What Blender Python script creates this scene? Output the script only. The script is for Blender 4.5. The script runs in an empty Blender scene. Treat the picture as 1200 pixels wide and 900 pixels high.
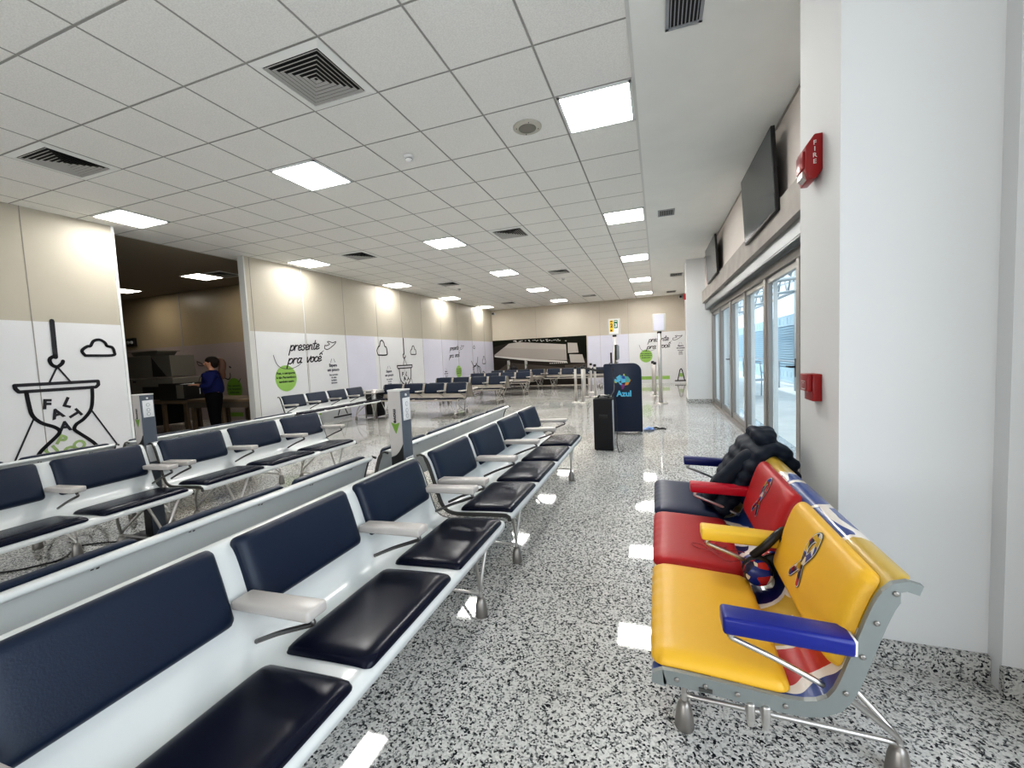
import bpy, bmesh, math, random
from mathutils import Vector, Matrix
random.seed(7)
PI = math.pi
scene = bpy.context.scene
col = scene.collection
HC = 1.30            # camera height
CEIL = HC + 2.08     # ceiling height

# ------------------------------------------------------------------ materials
def newmat(name):
    m = bpy.data.materials.new(name); m.use_nodes = True
    nt = m.node_tree; b = nt.nodes['Principled BSDF']
    return m, nt, b
def N(nt, typ, **kw):
    n = nt.nodes.new(typ)
    for k, v in kw.items():
        if k in n.inputs: n.inputs[k].default_value = v
        else: setattr(n, k, v)
    return n
def ramp(nt, stops, interp='LINEAR'):
    r = nt.nodes.new('ShaderNodeValToRGB'); e = r.color_ramp; e.interpolation = interp
    while len(e.elements) < len(stops): e.elements.new(0.5)
    for el, (p, c) in zip(e.elements, stops):
        el.position = p; el.color = (c[0], c[1], c[2], 1)
    return r
def plain(name, c, rough=.5, metal=0, bump=0, bscale=200, spec=None, coat=0, var=0):
    m, nt, b = newmat(name)
    b.inputs['Base Color'].default_value = (*c, 1)
    b.inputs['Roughness'].default_value = rough
    b.inputs['Metallic'].default_value = metal
    if spec is not None: b.inputs['Specular IOR Level'].default_value = spec
    if coat: b.inputs['Coat Weight'].default_value = coat; b.inputs['Coat Roughness'].default_value = .12
    tc = N(nt, 'ShaderNodeTexCoord')
    no = N(nt, 'ShaderNodeTexNoise', Scale=bscale, Detail=4.0)
    nt.links.new(tc.outputs['Object'], no.inputs['Vector'])
    if bump:
        bp = N(nt, 'ShaderNodeBump', Strength=bump, Distance=.002)
        nt.links.new(no.outputs['Fac'], bp.inputs['Height']); nt.links.new(bp.outputs['Normal'], b.inputs['Normal'])
    if var:
        n2 = N(nt, 'ShaderNodeTexNoise', Scale=3.0, Detail=5.0)
        nt.links.new(tc.outputs['Object'], n2.inputs['Vector'])
        r = ramp(nt, [(.3, [x*(1-var) for x in c]), (.7, [min(1, x*(1+var)) for x in c])])
        nt.links.new(n2.outputs['Fac'], r.inputs['Fac']); nt.links.new(r.outputs['Color'], b.inputs['Base Color'])
    return m
def emis(name, c, s):
    m, nt, b = newmat(name)
    b.inputs['Base Color'].default_value = (.9, .9, .9, 1)
    b.inputs['Emission Color'].default_value = (*c, 1); b.inputs['Emission Strength'].default_value = s
    return m

def granite(name, scale=1.0, rough=.1, base=1.0):
    m, nt, b = newmat(name)
    tc = N(nt, 'ShaderNodeTexCoord')
    ns = N(nt, 'ShaderNodeTexNoise', Scale=80*scale, Detail=2.0)
    nt.links.new(tc.outputs['Object'], ns.inputs['Vector'])
    mx = N(nt, 'ShaderNodeMixRGB', blend_type='ADD'); mx.inputs['Fac'].default_value = .008/scale
    nt.links.new(tc.outputs['Object'], mx.inputs['Color1']); nt.links.new(ns.outputs['Color'], mx.inputs['Color2'])
    v = N(nt, 'ShaderNodeTexVoronoi', Scale=150*scale); v.inputs['Randomness'].default_value = 1
    nt.links.new(mx.outputs['Color'], v.inputs['Vector'])
    sx = N(nt, 'ShaderNodeSeparateColor'); nt.links.new(v.outputs['Color'], sx.inputs['Color'])
    # patches that bunch the dark crystals together
    n2 = N(nt, 'ShaderNodeTexNoise', Scale=45*scale, Detail=3.0); nt.links.new(tc.outputs['Object'], n2.inputs['Vector'])
    ad = N(nt, 'ShaderNodeMath', operation='MULTIPLY_ADD'); ad.inputs[1].default_value = .9; 
    nt.links.new(n2.outputs['Fac'], ad.inputs[0])
    sub = N(nt, 'ShaderNodeMath', operation='ADD'); sub.inputs[1].default_value = -.45
    nt.links.new(sx.outputs['Red'], ad.inputs[2]); nt.links.new(ad.outputs[0], sub.inputs[0])
    k = base
    r = ramp(nt, [(0, (.02*k,.021*k,.025*k)), (.12, (.04*k,.042*k,.048*k)), (.15, (.19*k,.195*k,.195*k)), (.31, (.30*k,.305*k,.30*k)), (.35, (.56*k,.565*k,.55*k)), (.65, (.72*k,.72*k,.70*k)), (1, (.82*k,.82*k,.80*k))])
    nt.links.new(sub.outputs[0], r.inputs['Fac'])
    n3 = N(nt, 'ShaderNodeTexNoise', Scale=.7, Detail=6.0); nt.links.new(tc.outputs['Object'], n3.inputs['Vector'])
    r3 = ramp(nt, [(.35, (.8,.79,.77)), (.65, (1,1,1))]); nt.links.new(n3.outputs['Fac'], r3.inputs['Fac'])
    mm = N(nt, 'ShaderNodeMixRGB', blend_type='MULTIPLY'); mm.inputs['Fac'].default_value = 1
    nt.links.new(r.outputs['Color'], mm.inputs['Color1']); nt.links.new(r3.outputs['Color'], mm.inputs['Color2'])
    # slab joints
    sep = N(nt, 'ShaderNodeSeparateXYZ'); nt.links.new(tc.outputs['Object'], sep.inputs['Vector'])
    prev = None
    for ax, per in (('X', 1.2), ('Y', 1.2)):
        a = N(nt, 'ShaderNodeMath', operation='DIVIDE'); a.inputs[1].default_value = per; nt.links.new(sep.outputs[ax], a.inputs[0])
        f = N(nt, 'ShaderNodeMath', operation='FRACT'); nt.links.new(a.outputs[0], f.inputs[0])
        l = N(nt, 'ShaderNodeMath', operation='LESS_THAN'); l.inputs[1].default_value = .003; nt.links.new(f.outputs[0], l.inputs[0])
        if prev is None: prev = l
        else:
            mxx = N(nt, 'ShaderNodeMath', operation='MAXIMUM'); nt.links.new(prev.outputs[0], mxx.inputs[0]); nt.links.new(l.outputs[0], mxx.inputs[1]); prev = mxx
    sc = N(nt, 'ShaderNodeMath', operation='MULTIPLY'); sc.inputs[1].default_value = .45; nt.links.new(prev.outputs[0], sc.inputs[0])
    jm = N(nt, 'ShaderNodeMixRGB'); jm.inputs['Color2'].default_value = (.25,.25,.24,1)
    nt.links.new(sc.outputs[0], jm.inputs['Fac']); nt.links.new(mm.outputs['Color'], jm.inputs['Color1'])
    nt.links.new(jm.outputs['Color'], b.inputs['Base Color'])
    b.inputs['Roughness'].default_value = rough
    b.inputs['Specular IOR Level'].default_value = .42
    n4 = N(nt, 'ShaderNodeTexNoise', Scale=4.0, Detail=2.0); nt.links.new(tc.outputs['Object'], n4.inputs['Vector'])
    bp = N(nt, 'ShaderNodeBump', Strength=.05, Distance=.004); nt.links.new(n4.outputs['Fac'], bp.inputs['Height']); nt.links.new(bp.outputs['Normal'], b.inputs['Normal'])
    return m

GX0, GY0, GTX, GTY = -.132, 2.869, .62, .61
def ceiling_tile(name):
    m, nt, b = newmat(name)
    tc = N(nt, 'ShaderNodeTexCoord'); sep = N(nt, 'ShaderNodeSeparateXYZ'); nt.links.new(tc.outputs['Object'], sep.inputs['Vector'])
    outs = []
    for ax, o, t in (('X', GX0, GTX), ('Y', GY0, GTY)):
        s = N(nt, 'ShaderNodeMath', operation='SUBTRACT'); s.inputs[1].default_value = o - 40*t; nt.links.new(sep.outputs[ax], s.inputs[0])
        d = N(nt, 'ShaderNodeMath', operation='DIVIDE'); d.inputs[1].default_value = t; nt.links.new(s.outputs[0], d.inputs[0])
        f = N(nt, 'ShaderNodeMath', operation='FRACT'); nt.links.new(d.outputs[0], f.inputs[0])
        p = N(nt, 'ShaderNodeMath', operation='PINGPONG'); p.inputs[1].default_value = .5; nt.links.new(f.outputs[0], p.inputs[0])
        outs.append(p)
    mn = N(nt, 'ShaderNodeMath', operation='MINIMUM'); nt.links.new(outs[0].outputs[0], mn.inputs[0]); nt.links.new(outs[1].outputs[0], mn.inputs[1])
    r = ramp(nt, [(0, (.36,.35,.33)), (.0105, (.30,.29,.275)), (.013, (.85,.845,.82)), (.02, (.85,.84,.81)), (.028, (.85,.84,.81))])
    nt.links.new(mn.outputs[0], r.inputs['Fac'])
    no = N(nt, 'ShaderNodeTexNoise', Scale=110.0, Detail=3.0); nt.links.new(tc.outputs['Object'], no.inputs['Vector'])
    r2 = ramp(nt, [(.35, (.88,.88,.88)), (.65, (1,1,1))]); nt.links.new(no.outputs['Fac'], r2.inputs['Fac'])
    mm = N(nt, 'ShaderNodeMixRGB', blend_type='MULTIPLY'); mm.inputs['Fac'].default_value = 1
    nt.links.new(r.outputs['Color'], mm.inputs['Color1']); nt.links.new(r2.outputs['Color'], mm.inputs['Color2'])
    nt.links.new(mm.outputs['Color'], b.inputs['Base Color'])
    b.inputs['Roughness'].default_value = .85
    bp = N(nt, 'ShaderNodeBump', Strength=.35, Distance=.003); nt.links.new(no.outputs['Fac'], bp.inputs['Height'])
    r4 = ramp(nt, [(0, (0,0,0)), (.012, (0,0,0)), (.016, (1,1,1))]); nt.links.new(mn.outputs[0], r4.inputs['Fac'])
    bp2 = N(nt, 'ShaderNodeBump', Strength=.6, Distance=.01); nt.links.new(r4.outputs['Color'], bp2.inputs['Height']); nt.links.new(bp.outputs['Normal'], bp2.inputs['Normal'])
    nt.links.new(bp2.outputs['Normal'], b.inputs['Normal'])
    return m

def painted_shell(name):
    m, nt, b = newmat(name)
    tc = N(nt, 'ShaderNodeTexCoord')
    no = N(nt, 'ShaderNodeTexNoise', Scale=5.0, Detail=1.0); nt.links.new(tc.outputs['Object'], no.inputs['Vector'])
    mx = N(nt, 'ShaderNodeMixRGB', blend_type='ADD'); mx.inputs['Fac'].default_value = .16
    nt.links.new(tc.outputs['Object'], mx.inputs['Color1']); nt.links.new(no.outputs['Color'], mx.inputs['Color2'])
    v1 = N(nt, 'ShaderNodeTexVoronoi', Scale=4.2); v2 = N(nt, 'ShaderNodeTexVoronoi', Scale=4.2); v2.feature = 'DISTANCE_TO_EDGE'
    for v in (v1, v2): v.inputs['Randomness'].default_value = .9; nt.links.new(mx.outputs['Color'], v.inputs['Vector'])
    sx = N(nt, 'ShaderNodeSeparateColor'); nt.links.new(v1.outputs['Color'], sx.inputs['Color'])
    r = ramp(nt, [(0, (.012,.05,.24)), (.34, (.50,.012,.014)), (.55, (.55,.37,.055)), (.8, (.006,.012,.09))], 'CONSTANT')
    nt.links.new(sx.outputs['Red'], r.inputs['Fac'])
    l = N(nt, 'ShaderNodeMath', operation='LESS_THAN'); l.inputs[1].default_value = .05; nt.links.new(v2.outputs['Distance'], l.inputs[0])
    jm = N(nt, 'ShaderNodeMixRGB'); jm.inputs['Color2'].default_value = (.80,.74,.68,1)
    nt.links.new(l.outputs[0], jm.inputs['Fac']); nt.links.new(r.outputs['Color'], jm.inputs['Color1'])
    nt.links.new(jm.outputs['Color'], b.inputs['Base Color']); b.inputs['Roughness'].default_value = .3
    b.inputs['Coat Weight'].default_value = .4
    return m
def puzzle(name, scale=22):
    m, nt, b = newmat(name)
    tc = N(nt, 'ShaderNodeTexCoord')
    v1 = N(nt, 'ShaderNodeTexVoronoi', Scale=scale); v1.inputs['Randomness'].default_value = .7
    nt.links.new(tc.outputs['Object'], v1.inputs['Vector'])
    sx = N(nt, 'ShaderNodeSeparateColor'); nt.links.new(v1.outputs['Color'], sx.inputs['Color'])
    r = ramp(nt, [(0, (.01,.03,.22)), (.28, (.45,.02,.02)), (.48, (.70,.62,.50)), (.62, (.6,.38,.03)), (.76, (.02,.015,.05))], 'CONSTANT')
    nt.links.new(sx.outputs['Red'], r.inputs['Fac']); nt.links.new(r.outputs['Color'], b.inputs['Base Color'])
    b.inputs['Roughness'].default_value = .25
    return m
def glassmat(name, tint=(.93,.97,.98)):
    m = bpy.data.materials.new(name); m.use_nodes = True; nt = m.node_tree; nt.nodes.clear()
    o = nt.nodes.new('ShaderNodeOutputMaterial'); t = nt.nodes.new('ShaderNodeBsdfTransparent'); g = nt.nodes.new('ShaderNodeBsdfGlossy')
    t.inputs['Color'].default_value = (*tint, 1); g.inputs['Roughness'].default_value = .02
    x = nt.nodes.new('ShaderNodeMixShader'); x.inputs[0].default_value = .07; nt.links.new(t.outputs[0], x.inputs[1]); nt.links.new(g.outputs[0], x.inputs[2])
    nt.links.new(x.outputs[0], o.inputs['Surface'])
    return m

def wallpanel(name, c, seams=None, rough=.32):
    return plain(name, c, rough=rough, spec=.3, bump=.03, bscale=300, var=.015)

M = dict(
 floor=granite('polished speckled granite', rough=.04),
 basegran=granite('dark granite skirting', scale=1.0, rough=.25, base=.8),
 tile=ceiling_tile('mineral fibre ceiling grid'),
 plaster=plain('white plaster ceiling', (.80,.805,.78), .8, var=.02),
 cream=wallpanel('cream laminate wall', (.50,.465,.39), rough=.45),
 creamback=wallpanel('cream end wall', (.55,.50,.42), rough=.5),
 vinyl=wallpanel('white vinyl panel', (.72,.73,.745), rough=.35),
 lilac=wallpanel('lilac white vinyl panel', (.68,.68,.78), rough=.35),
 seam=plain('wall panel seam', (.33,.31,.28), .6),
 trimw=plain('light grey wall trim', (.62,.62,.60), .4),
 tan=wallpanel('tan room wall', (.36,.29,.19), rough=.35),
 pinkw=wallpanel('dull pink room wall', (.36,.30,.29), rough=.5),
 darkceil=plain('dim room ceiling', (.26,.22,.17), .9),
 rwall=plain('warm white painted wall', (.62,.57,.535), .75, bump=.05, bscale=150),
 column=plain('white painted column', (.68,.69,.69), .7, bump=.05, bscale=150),
 columnw=plain('shaded warm column side', (.55,.49,.46), .75),
 concrete=plain('rough concrete lintel', (.36,.335,.31), .85, bump=.4, bscale=60, var=.12),
 shutter=plain('galvanised shutter box', (.30,.315,.32), .4, metal=.6),
 alu=plain('grey anodised aluminium', (.36,.34,.32), .4, metal=.5),
 alulite=plain('white aluminium', (.78,.80,.80), .35),
 glass=glassmat('door glass'),
 ink=plain('black print', (.012,.012,.018), .5),
 inkg=plain('thin grey print', (.06,.06,.09), .5),
 green=plain('green print', (.30,.52,.12), .5),
 dgreen=plain('dark green print', (.14,.28,.03), .5),
 sage=plain('sage green print', (.30,.42,.17), .5),
 shell=plain('white moulded bench shell', (.73,.755,.75), .28, coat=.3),
 shellcream=plain('ivory shell edge', (.82,.78,.70), .35),
 navy=plain('navy leatherette', (.0050,.0145,.038), .40, bump=.2, bscale=220, spec=.42),
 navyseat=plain('dark navy seat leatherette', (.0035,.0055,.018), .27, bump=.08, bscale=220, spec=.28),
 arm=plain('pale taupe armrest plastic', (.56,.53,.505), .3),
 rod=plain('dark steel rod', (.16,.155,.15), .3, metal=.9),
 chrome=plain('brushed steel', (.62,.60,.58), .32, metal=1),
 foot=plain('grey cast foot', (.34,.32,.30), .35, metal=.8),
 endplate=plain('grey cast end frame', (.25,.27,.265), .42, metal=.4),
 shadedshell=plain('shaded white bench shell', (.42,.385,.335), .4),  # white shell for the far rows, their weak light put into the colour
 darkgap=plain('dark grey seam metal', (.09,.09,.085), .4, metal=.5),
 painted=painted_shell('painted puzzle shell'),
 yellow=plain('yellow vinyl', (.80,.46,.035), .38, bump=.25, bscale=260),
 yarm=plain('yellow armrest vinyl', (.88,.58,.06), .32),
 red=plain('red vinyl', (.43,.008,.012), .42, bump=.25, bscale=260),
 rarm=plain('red armrest vinyl', (.50,.008,.03), .3),
 blue=plain('bright blue vinyl', (.004,.013,.21), .28, bump=.1, bscale=260),
 dblue=plain('dark blue vinyl', (.006,.014,.055), .4, bump=.2, bscale=260),
 barm=plain('dark blue armrest', (.006,.012,.12), .3),
 puzzle=puzzle('puzzle pattern print', 45),
 puzzle2=puzzle('puzzle pattern print on cup', 34),
 black=plain('black plastic', (.010,.010,.011), .4),
 blackf=plain('black fabric', (.010,.010,.012), .8, bump=.4, bscale=300),
 jacket=plain('dark teal padded nylon', (.0025,.008,.020), .6, bump=.2, bscale=120, spec=.3),
 podium=plain('dark navy podium laminate', (.006,.016,.045), .35),
 white=plain('white plastic', (.80,.80,.80), .35),
 greyp=plain('grey plastic', (.30,.31,.33), .4),
 kiosk=plain('kiosk greige face', (.46,.43,.41), .35),
 slate=plain('kiosk slate face', (.10,.115,.14), .35),
 redplast=plain('red alarm plastic', (.28,.008,.010), .3),
 screen=plain('dark screen', (.015,.018,.022), .12),
 redcord=plain('thin red cord', (.35,.05,.06), .5),
 cyan=plain('light blue print', (.12,.55,.80), .4), teal=plain('teal print', (.10,.42,.42), .4), orange=plain('orange print', (.75,.30,.05), .4),
 purple=plain('purple print', (.22,.03,.22), .4), royal=plain('royal blue print', (.02,.08,.45), .4), lime=plain('yellow green print', (.50,.62,.15), .4),
 signyel=plain('yellow sign print', (.78,.52,.03), .4), signgreen=plain('green sign print', (.02,.16,.06), .4),
 skin=plain('skin', (.36,.18,.11), .55), hair=plain('dark brown hair', (.012,.007,.005), .7, bump=.3, bscale=90, spec=.2), hairt=plain('auburn ponytail', (.075,.030,.014), .5, bump=.5, bscale=90),
 shirt=plain('royal blue shirt', (.004,.007,.055), .8, spec=.2), trouser=plain('black trousers', (.003,.003,.004), .9, spec=.1), 
 machine=plain('beige machine casing', (.20,.185,.155), .5), machdark=plain('dark machine opening', (.02,.018,.016), .6), wood=plain('dim brown tabletop', (.17,.12,.075), .5), rollers=plain('brown grey roller frame', (.10,.08,.06), .5),
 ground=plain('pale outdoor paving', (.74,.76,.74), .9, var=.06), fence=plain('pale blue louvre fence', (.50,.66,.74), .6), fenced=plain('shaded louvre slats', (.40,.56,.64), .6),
 truss=plain('white steel truss', (.42,.46,.48), .5), steelout=plain('grey outdoor rail', (.40,.45,.50), .5),
 orangeout=plain('faded orange paint', (.6,.35,.2), .7),
 photodark=plain('dark foliage print', (.010,.011,.007), .6, spec=.08), photoroof=plain('beige roof print', (.36,.325,.295), .55), photoroof2=plain('pale roof ridge print', (.42,.385,.35), .55), photoground=plain('brown grey ground print', (.085,.07,.06), .6, spec=.08), photoshade=plain('dark asphalt print', (.030,.025,.021), .6, spec=.08), photowhite=plain('white eaves print', (.62,.60,.57), .5),
 silvertrim=plain('silver speaker trim', (.5,.52,.54), .3, metal=.6),
 bluebag=plain('crumpled blue plastic', (.10,.25,.60), .4),
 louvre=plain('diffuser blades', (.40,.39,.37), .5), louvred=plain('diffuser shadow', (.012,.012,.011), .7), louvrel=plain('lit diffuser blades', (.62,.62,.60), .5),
 spk=plain('speaker ring', (.50,.48,.42), .5), spkm=plain('speaker mesh', (.22,.21,.18), .6),
 lamp=emis('ceiling panel light', (1,.975,.94), 24), lampside=emis('side ceiling panel light', (1,.965,.91), 15), lampdim=emis('room panel light', (1,.93,.82), 10),
)

# ------------------------------------------------------------------ mesh builder
class MB:
    def __init__(s): s.v = []; s.f = []; s.m = []; s.sm = []
    def face(s, idx, mi=0, smooth=False): s.f.append(tuple(idx)); s.m.append(mi); s.sm.append(smooth)
    def box(s, lo, hi, mi=0):
        b = len(s.v)
        for z in (lo[2], hi[2]):
            for x, y in ((lo[0],lo[1]), (hi[0],lo[1]), (hi[0],hi[1]), (lo[0],hi[1])): s.v.append(Vector((x,y,z)))
        for q in ((3,2,1,0),(4,5,6,7),(0,1,5,4),(1,2,6,5),(2,3,7,6),(3,0,4,7)): s.face([b+i for i in q], mi)
        return s
    def quad(s, pts, mi=0):
        b = len(s.v); s.v += [Vector(p) for p in pts]; s.face(range(b, b+len(pts)), mi); return s
    def prism(s, poly, d, mi=0):      # poly: list of 3d points, d: extrusion vector
        b = len(s.v); n = len(poly); d = Vector(d)
        s.v += [Vector(p) for p in poly] + [Vector(p)+d for p in poly]
        s.face(list(range(b+n-1, b-1, -1)), mi); s.face(list(range(b+n, b+2*n)), mi)
        for i in range(n): j = (i+1) % n; s.face((b+i, b+j, b+n+j, b+n+i), mi)
        return s
    def tube(s, pts, r, seg=8, mi=0, cap=True):
        pts = [Vector(p) for p in pts]; rs = r if isinstance(r, (list, tuple)) else [r]*len(pts)
        b = len(s.v); up = None
        for i, p in enumerate(pts):
            t = (pts[min(i+1, len(pts)-1)] - pts[max(i-1, 0)]).normalized()
            if up is None: up = t.orthogonal().normalized()
            else: up = (up - t*up.dot(t)).normalized()
            w = t.cross(up)
            for k in range(seg):
                a = 2*PI*k/seg; s.v.append(p + (up*math.cos(a) + w*math.sin(a))*rs[i])
        for i in range(len(pts)-1):
            for k in range(seg):
                k2 = (k+1) % seg; s.face((b+i*seg+k, b+i*seg+k2, b+(i+1)*seg+k2, b+(i+1)*seg+k), mi, True)
        if cap:
            s.face([b+k for k in range(seg-1, -1, -1)], mi); e = b+(len(pts)-1)*seg; s.face([e+k for k in range(seg)], mi)
        return s
    def lathe(s, prof, c=(0,0,0), seg=20, mi=0, axis='z'):
        b = len(s.v); c = Vector(c)
        for r, z in prof:
            for k in range(seg):
                a = 2*PI*k/seg; x, y = r*math.cos(a), r*math.sin(a)
                p = Vector((x,y,z)) if axis == 'z' else (Vector((z,x,y)) if axis == 'x' else Vector((y,z,x)))
                s.v.append(c+p)
        for i in range(len(prof)-1):
            for k in range(seg):
                k2 = (k+1) % seg; s.face((b+i*seg+k, b+i*seg+k2, b+(i+1)*seg+k2, b+(i+1)*seg+k), mi, True)
        s.face([b+k for k in range(seg-1,-1,-1)], mi); e = b+(len(prof)-1)*seg; s.face([e+k for k in range(seg)], mi)
        return s
    def grid(s, fn, nu, nv, mi=0, smooth=True, closed=False):
        b = len(s.v)
        for i in range(nu+1):
            for j in range(nv+1): s.v.append(Vector(fn(i/nu, j/nv)))
        for i in range(nu):
            for j in range(nv):
                q = b+i*(nv+1)+j; s.face((q, q+nv+1, q+nv+2, q+1), mi, smooth)
        return s
    def ball(s, c, r, mi=0, nu=14, nv=10):
        c = Vector(c); r = (r,r,r) if not isinstance(r, (tuple, list)) else r
        return s.lathe_like(c, r, mi, nu, nv)
    def lathe_like(s, c, r, mi, nu, nv):
        b = len(s.v)
        for j in range(nv+1):
            ph = PI*(.02 + .96*j/nv)
            for i in range(nu):
                a = 2*PI*i/nu; s.v.append(c+Vector((r[0]*math.sin(ph)*math.cos(a), r[1]*math.sin(ph)*math.sin(a), r[2]*math.cos(ph))))
        for j in range(nv):
            for i in range(nu):
                i2 = (i+1) % nu; s.face((b+j*nu+i, b+(j+1)*nu+i, b+(j+1)*nu+i2, b+j*nu+i2), mi, True)
        s.face([b+i for i in range(nu)], mi); e = b+nv*nu; s.face([e+i for i in range(nu-1,-1,-1)], mi)
        return s
    def build(s, name, mats, parent=None, bevel=0, seg=2, loc=None, subd=0):
        me = bpy.data.meshes.new(name); me.from_pydata([tuple(v) for v in s.v], [], s.f)
        for m in (mats if isinstance(mats, (list, tuple)) else [mats]): me.materials.append(m)
        for p, mi, sm in zip(me.polygons, s.m, s.sm): p.material_index = mi; p.use_smooth = sm
        bm = bmesh.new(); bm.from_mesh(me); bmesh.ops.remove_doubles(bm, verts=bm.verts, dist=1e-6) if not s.nomerge else None
        bmesh.ops.recalc_face_normals(bm, faces=bm.faces)
        if bevel:
            es = [e for e in bm.edges if len(e.link_faces) == 2 and e.calc_face_angle(0) > .5]
            bmesh.ops.bevel(bm, geom=es, offset=bevel, segments=seg, affect='EDGES', profile=.5)
            for f in bm.faces: f.smooth = True
        bm.to_mesh(me); bm.free()
        if bevel:
            try: me.set_sharp_from_angle(angle=.9)
            except Exception: pass
        o = bpy.data.objects.new(name, me); col.objects.link(o)
        if parent: o.parent = parent
        if loc: o.location = loc
        return o
    nomerge = False
def flat():
    m = MB(); m.nomerge = True; return m

def empty(name, loc=(0,0,0), rz=0):
    o = bpy.data.objects.new(name, None); col.objects.link(o); o.location = loc; o.rotation_euler = (0,0,rz); o.empty_display_size = .1
    return o
def tag(o, label=None, cat=None, group=None, kind=None):
    if label: o['label'] = label
    if cat: o['category'] = cat
    if group: o['group'] = group
    if kind: o['kind'] = kind
    return o
def struct(o, kind='structure'): o['kind'] = kind; return o
def kids(o): return [c for c in col.objects if c.parent == o]
def copy_tree(o, parent=None, cache=None):
    if cache is None:
        cache = {}
        for c in col.objects:
            if c.parent: cache.setdefault(c.parent.name, []).append(c)
    c = o.copy(); col.objects.link(c)
    if parent: c.parent = parent
    for ch in cache.get(o.name, []): copy_tree(ch, c, cache)
    return c

# lettering -----------------------------------------------------------------
def text_faces(txt, size, fn, mb, mi=0, bold=0, align='CENTER', italic=0):
    cu = bpy.data.curves.new('t', 'FONT'); cu.body = txt; cu.size = size; cu.align_x = align; cu.align_y = 'CENTER'; cu.offset = bold; cu.resolution_u = 3; cu.shear = italic
    ob = bpy.data.objects.new('t', cu); col.objects.link(ob)
    dg = bpy.context.evaluated_depsgraph_get(); dg.update()
    me = bpy.data.meshes.new_from_object(ob.evaluated_get(dg))
    b = len(mb.v)
    mb.v += [Vector(fn(v.co.x, v.co.y)) for v in me.vertices]
    for p in me.polygons: mb.face([b+i for i in p.vertices], mi)
    bpy.data.objects.remove(ob); bpy.data.curves.remove(cu); bpy.data.meshes.remove(me)
def smooth_pts(P, n=5):
    if len(P) < 3: return P
    out = []
    for i in range(len(P)-1):
        p0, p1, p2, p3 = P[max(i-1,0)], P[i], P[i+1], P[min(i+2,len(P)-1)]
        for k in range(n):
            t = k/n; t2, t3 = t*t, t*t*t
            out.append(tuple(.5*(2*p1[a]+(p2[a]-p0[a])*t+(2*p0[a]-5*p1[a]+4*p2[a]-p3[a])*t2+(3*p1[a]-p0[a]-3*p2[a]+p3[a])*t3) for a in (0,1)))
    out.append(P[-1]); return out
def stroke(mb, P, w, fn, mi=0, sm=True):
    if sm: P = smooth_pts(P)
    h = w/2
    for i in range(len(P)-1):
        (x0,y0),(x1,y1) = P[i], P[i+1]; L = math.hypot(x1-x0, y1-y0)
        if L < 1e-6: continue
        nx, ny = -(y1-y0)/L*h, (x1-x0)/L*h
        mb.quad([fn(x0+nx,y0+ny), fn(x0-nx,y0-ny), fn(x1-nx,y1-ny), fn(x1+nx,y1+ny)], mi)
    for x, y in P:
        mb.quad([fn(x+h*math.cos(a*PI/4), y+h*math.sin(a*PI/4)) for a in range(8)], mi)
def polyface(mb, P, fn, mi=0): mb.quad([fn(x,y) for x,y in P], mi)
def ellipse(cx, cy, rx, ry, n=28): return [(cx+rx*math.cos(2*PI*k/n), cy+ry*math.sin(2*PI*k/n)) for k in range(n)]
GL = {
 'p': (.42, [[(0,.5),(-.02,-.42)], [(0,.28),(.14,.5),(.3,.42),(.3,.14),(.14,.0),(.0,.1)]]),
 'r': (.34, [[(0,.5),(0,0)], [(0,.28),(.12,.48),(.27,.46)]]),
 'e': (.38, [[(0,.22),(.2,.26),(.28,.4),(.16,.52),(.03,.38),(.02,.1),(.14,0),(.36,.12)]]),
 's': (.34, [[(.26,.46),(.12,.52),(.04,.38),(.2,.22),(.2,.06),(.08,-.02),(-.02,.06)]]),
 'n': (.40, [[(0,.5),(0,0)], [(0,.28),(.12,.48),(.24,.42),(.26,.08),(.36,.02)]]),
 't': (.32, [[(.1,.9),(.08,.12),(.16,0),(.28,.08)], [(-.08,.56),(.28,.62)]]),
 'a': (.44, [[(.28,.44),(.12,.5),(0,.3),(.03,.05),(.16,.02),(.28,.22)], [(.3,.5),(.28,.1),(.42,.04)]]),
 'v': (.36, [[(0,.5),(.1,.02),(.18,.12),(.32,.6)]]),
 'o': (.38, [[(.16,.5),(.02,.38),(.02,.1),(.14,0),(.28,.12),(.28,.38),(.16,.5),(.36,.42)]]),
 'c': (.34, [[(.28,.42),(.16,.5),(.02,.36),(.02,.1),(.14,0),(.34,.1)]]),
 '^': (.0, [[(-.32,.66),(-.2,.82),(-.06,.68)]]), ' ': (.22, []),
}
def cursive(mb, txt, x, y, s, w, fn, mi=0, sx=1, slope=.12):
    x0 = x
    for ch in txt:
        adv, sts = GL[ch]
        for st in sts: stroke(mb, [(x+(px+.28*py)*s*sx, y+py*s+(x-x0)*slope) for px, py in st], w, fn, mi)
        x += adv*s*sx
    return x

# ------------------------------------------------------------------ world and camera
R_ = Vector((0.94352242, 0.32822022, -0.0451323)); U_ = Vector((0.02117106, 0.07621562, 0.99686657)); W_ = Vector((-0.33063155, 0.94152146, -0.06496238))
cam = bpy.data.cameras.new('camera'); cam.sensor_width = 36; cam.lens = 36*489.94/1200; cam.clip_start = .02
co = bpy.data.objects.new('camera', cam); col.objects.link(co)
mw = Matrix((R_, U_, -W_)).transposed().to_4x4(); mw.translation = Vector((0,0,HC)); co.matrix_world = mw
scene.camera = co
w = bpy.data.worlds.new('world'); scene.world = w; w.use_nodes = True
bg = w.node_tree.nodes['Background']; bg.inputs['Color'].default_value = (.72,.86,1,1); bg.inputs['Strength'].default_value = 1.0
scene.view_settings.view_transform = 'Standard'; scene.view_settings.look = 'Medium High Contrast'; scene.view_settings.exposure = .78; scene.view_settings.gamma = 1.0

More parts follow.
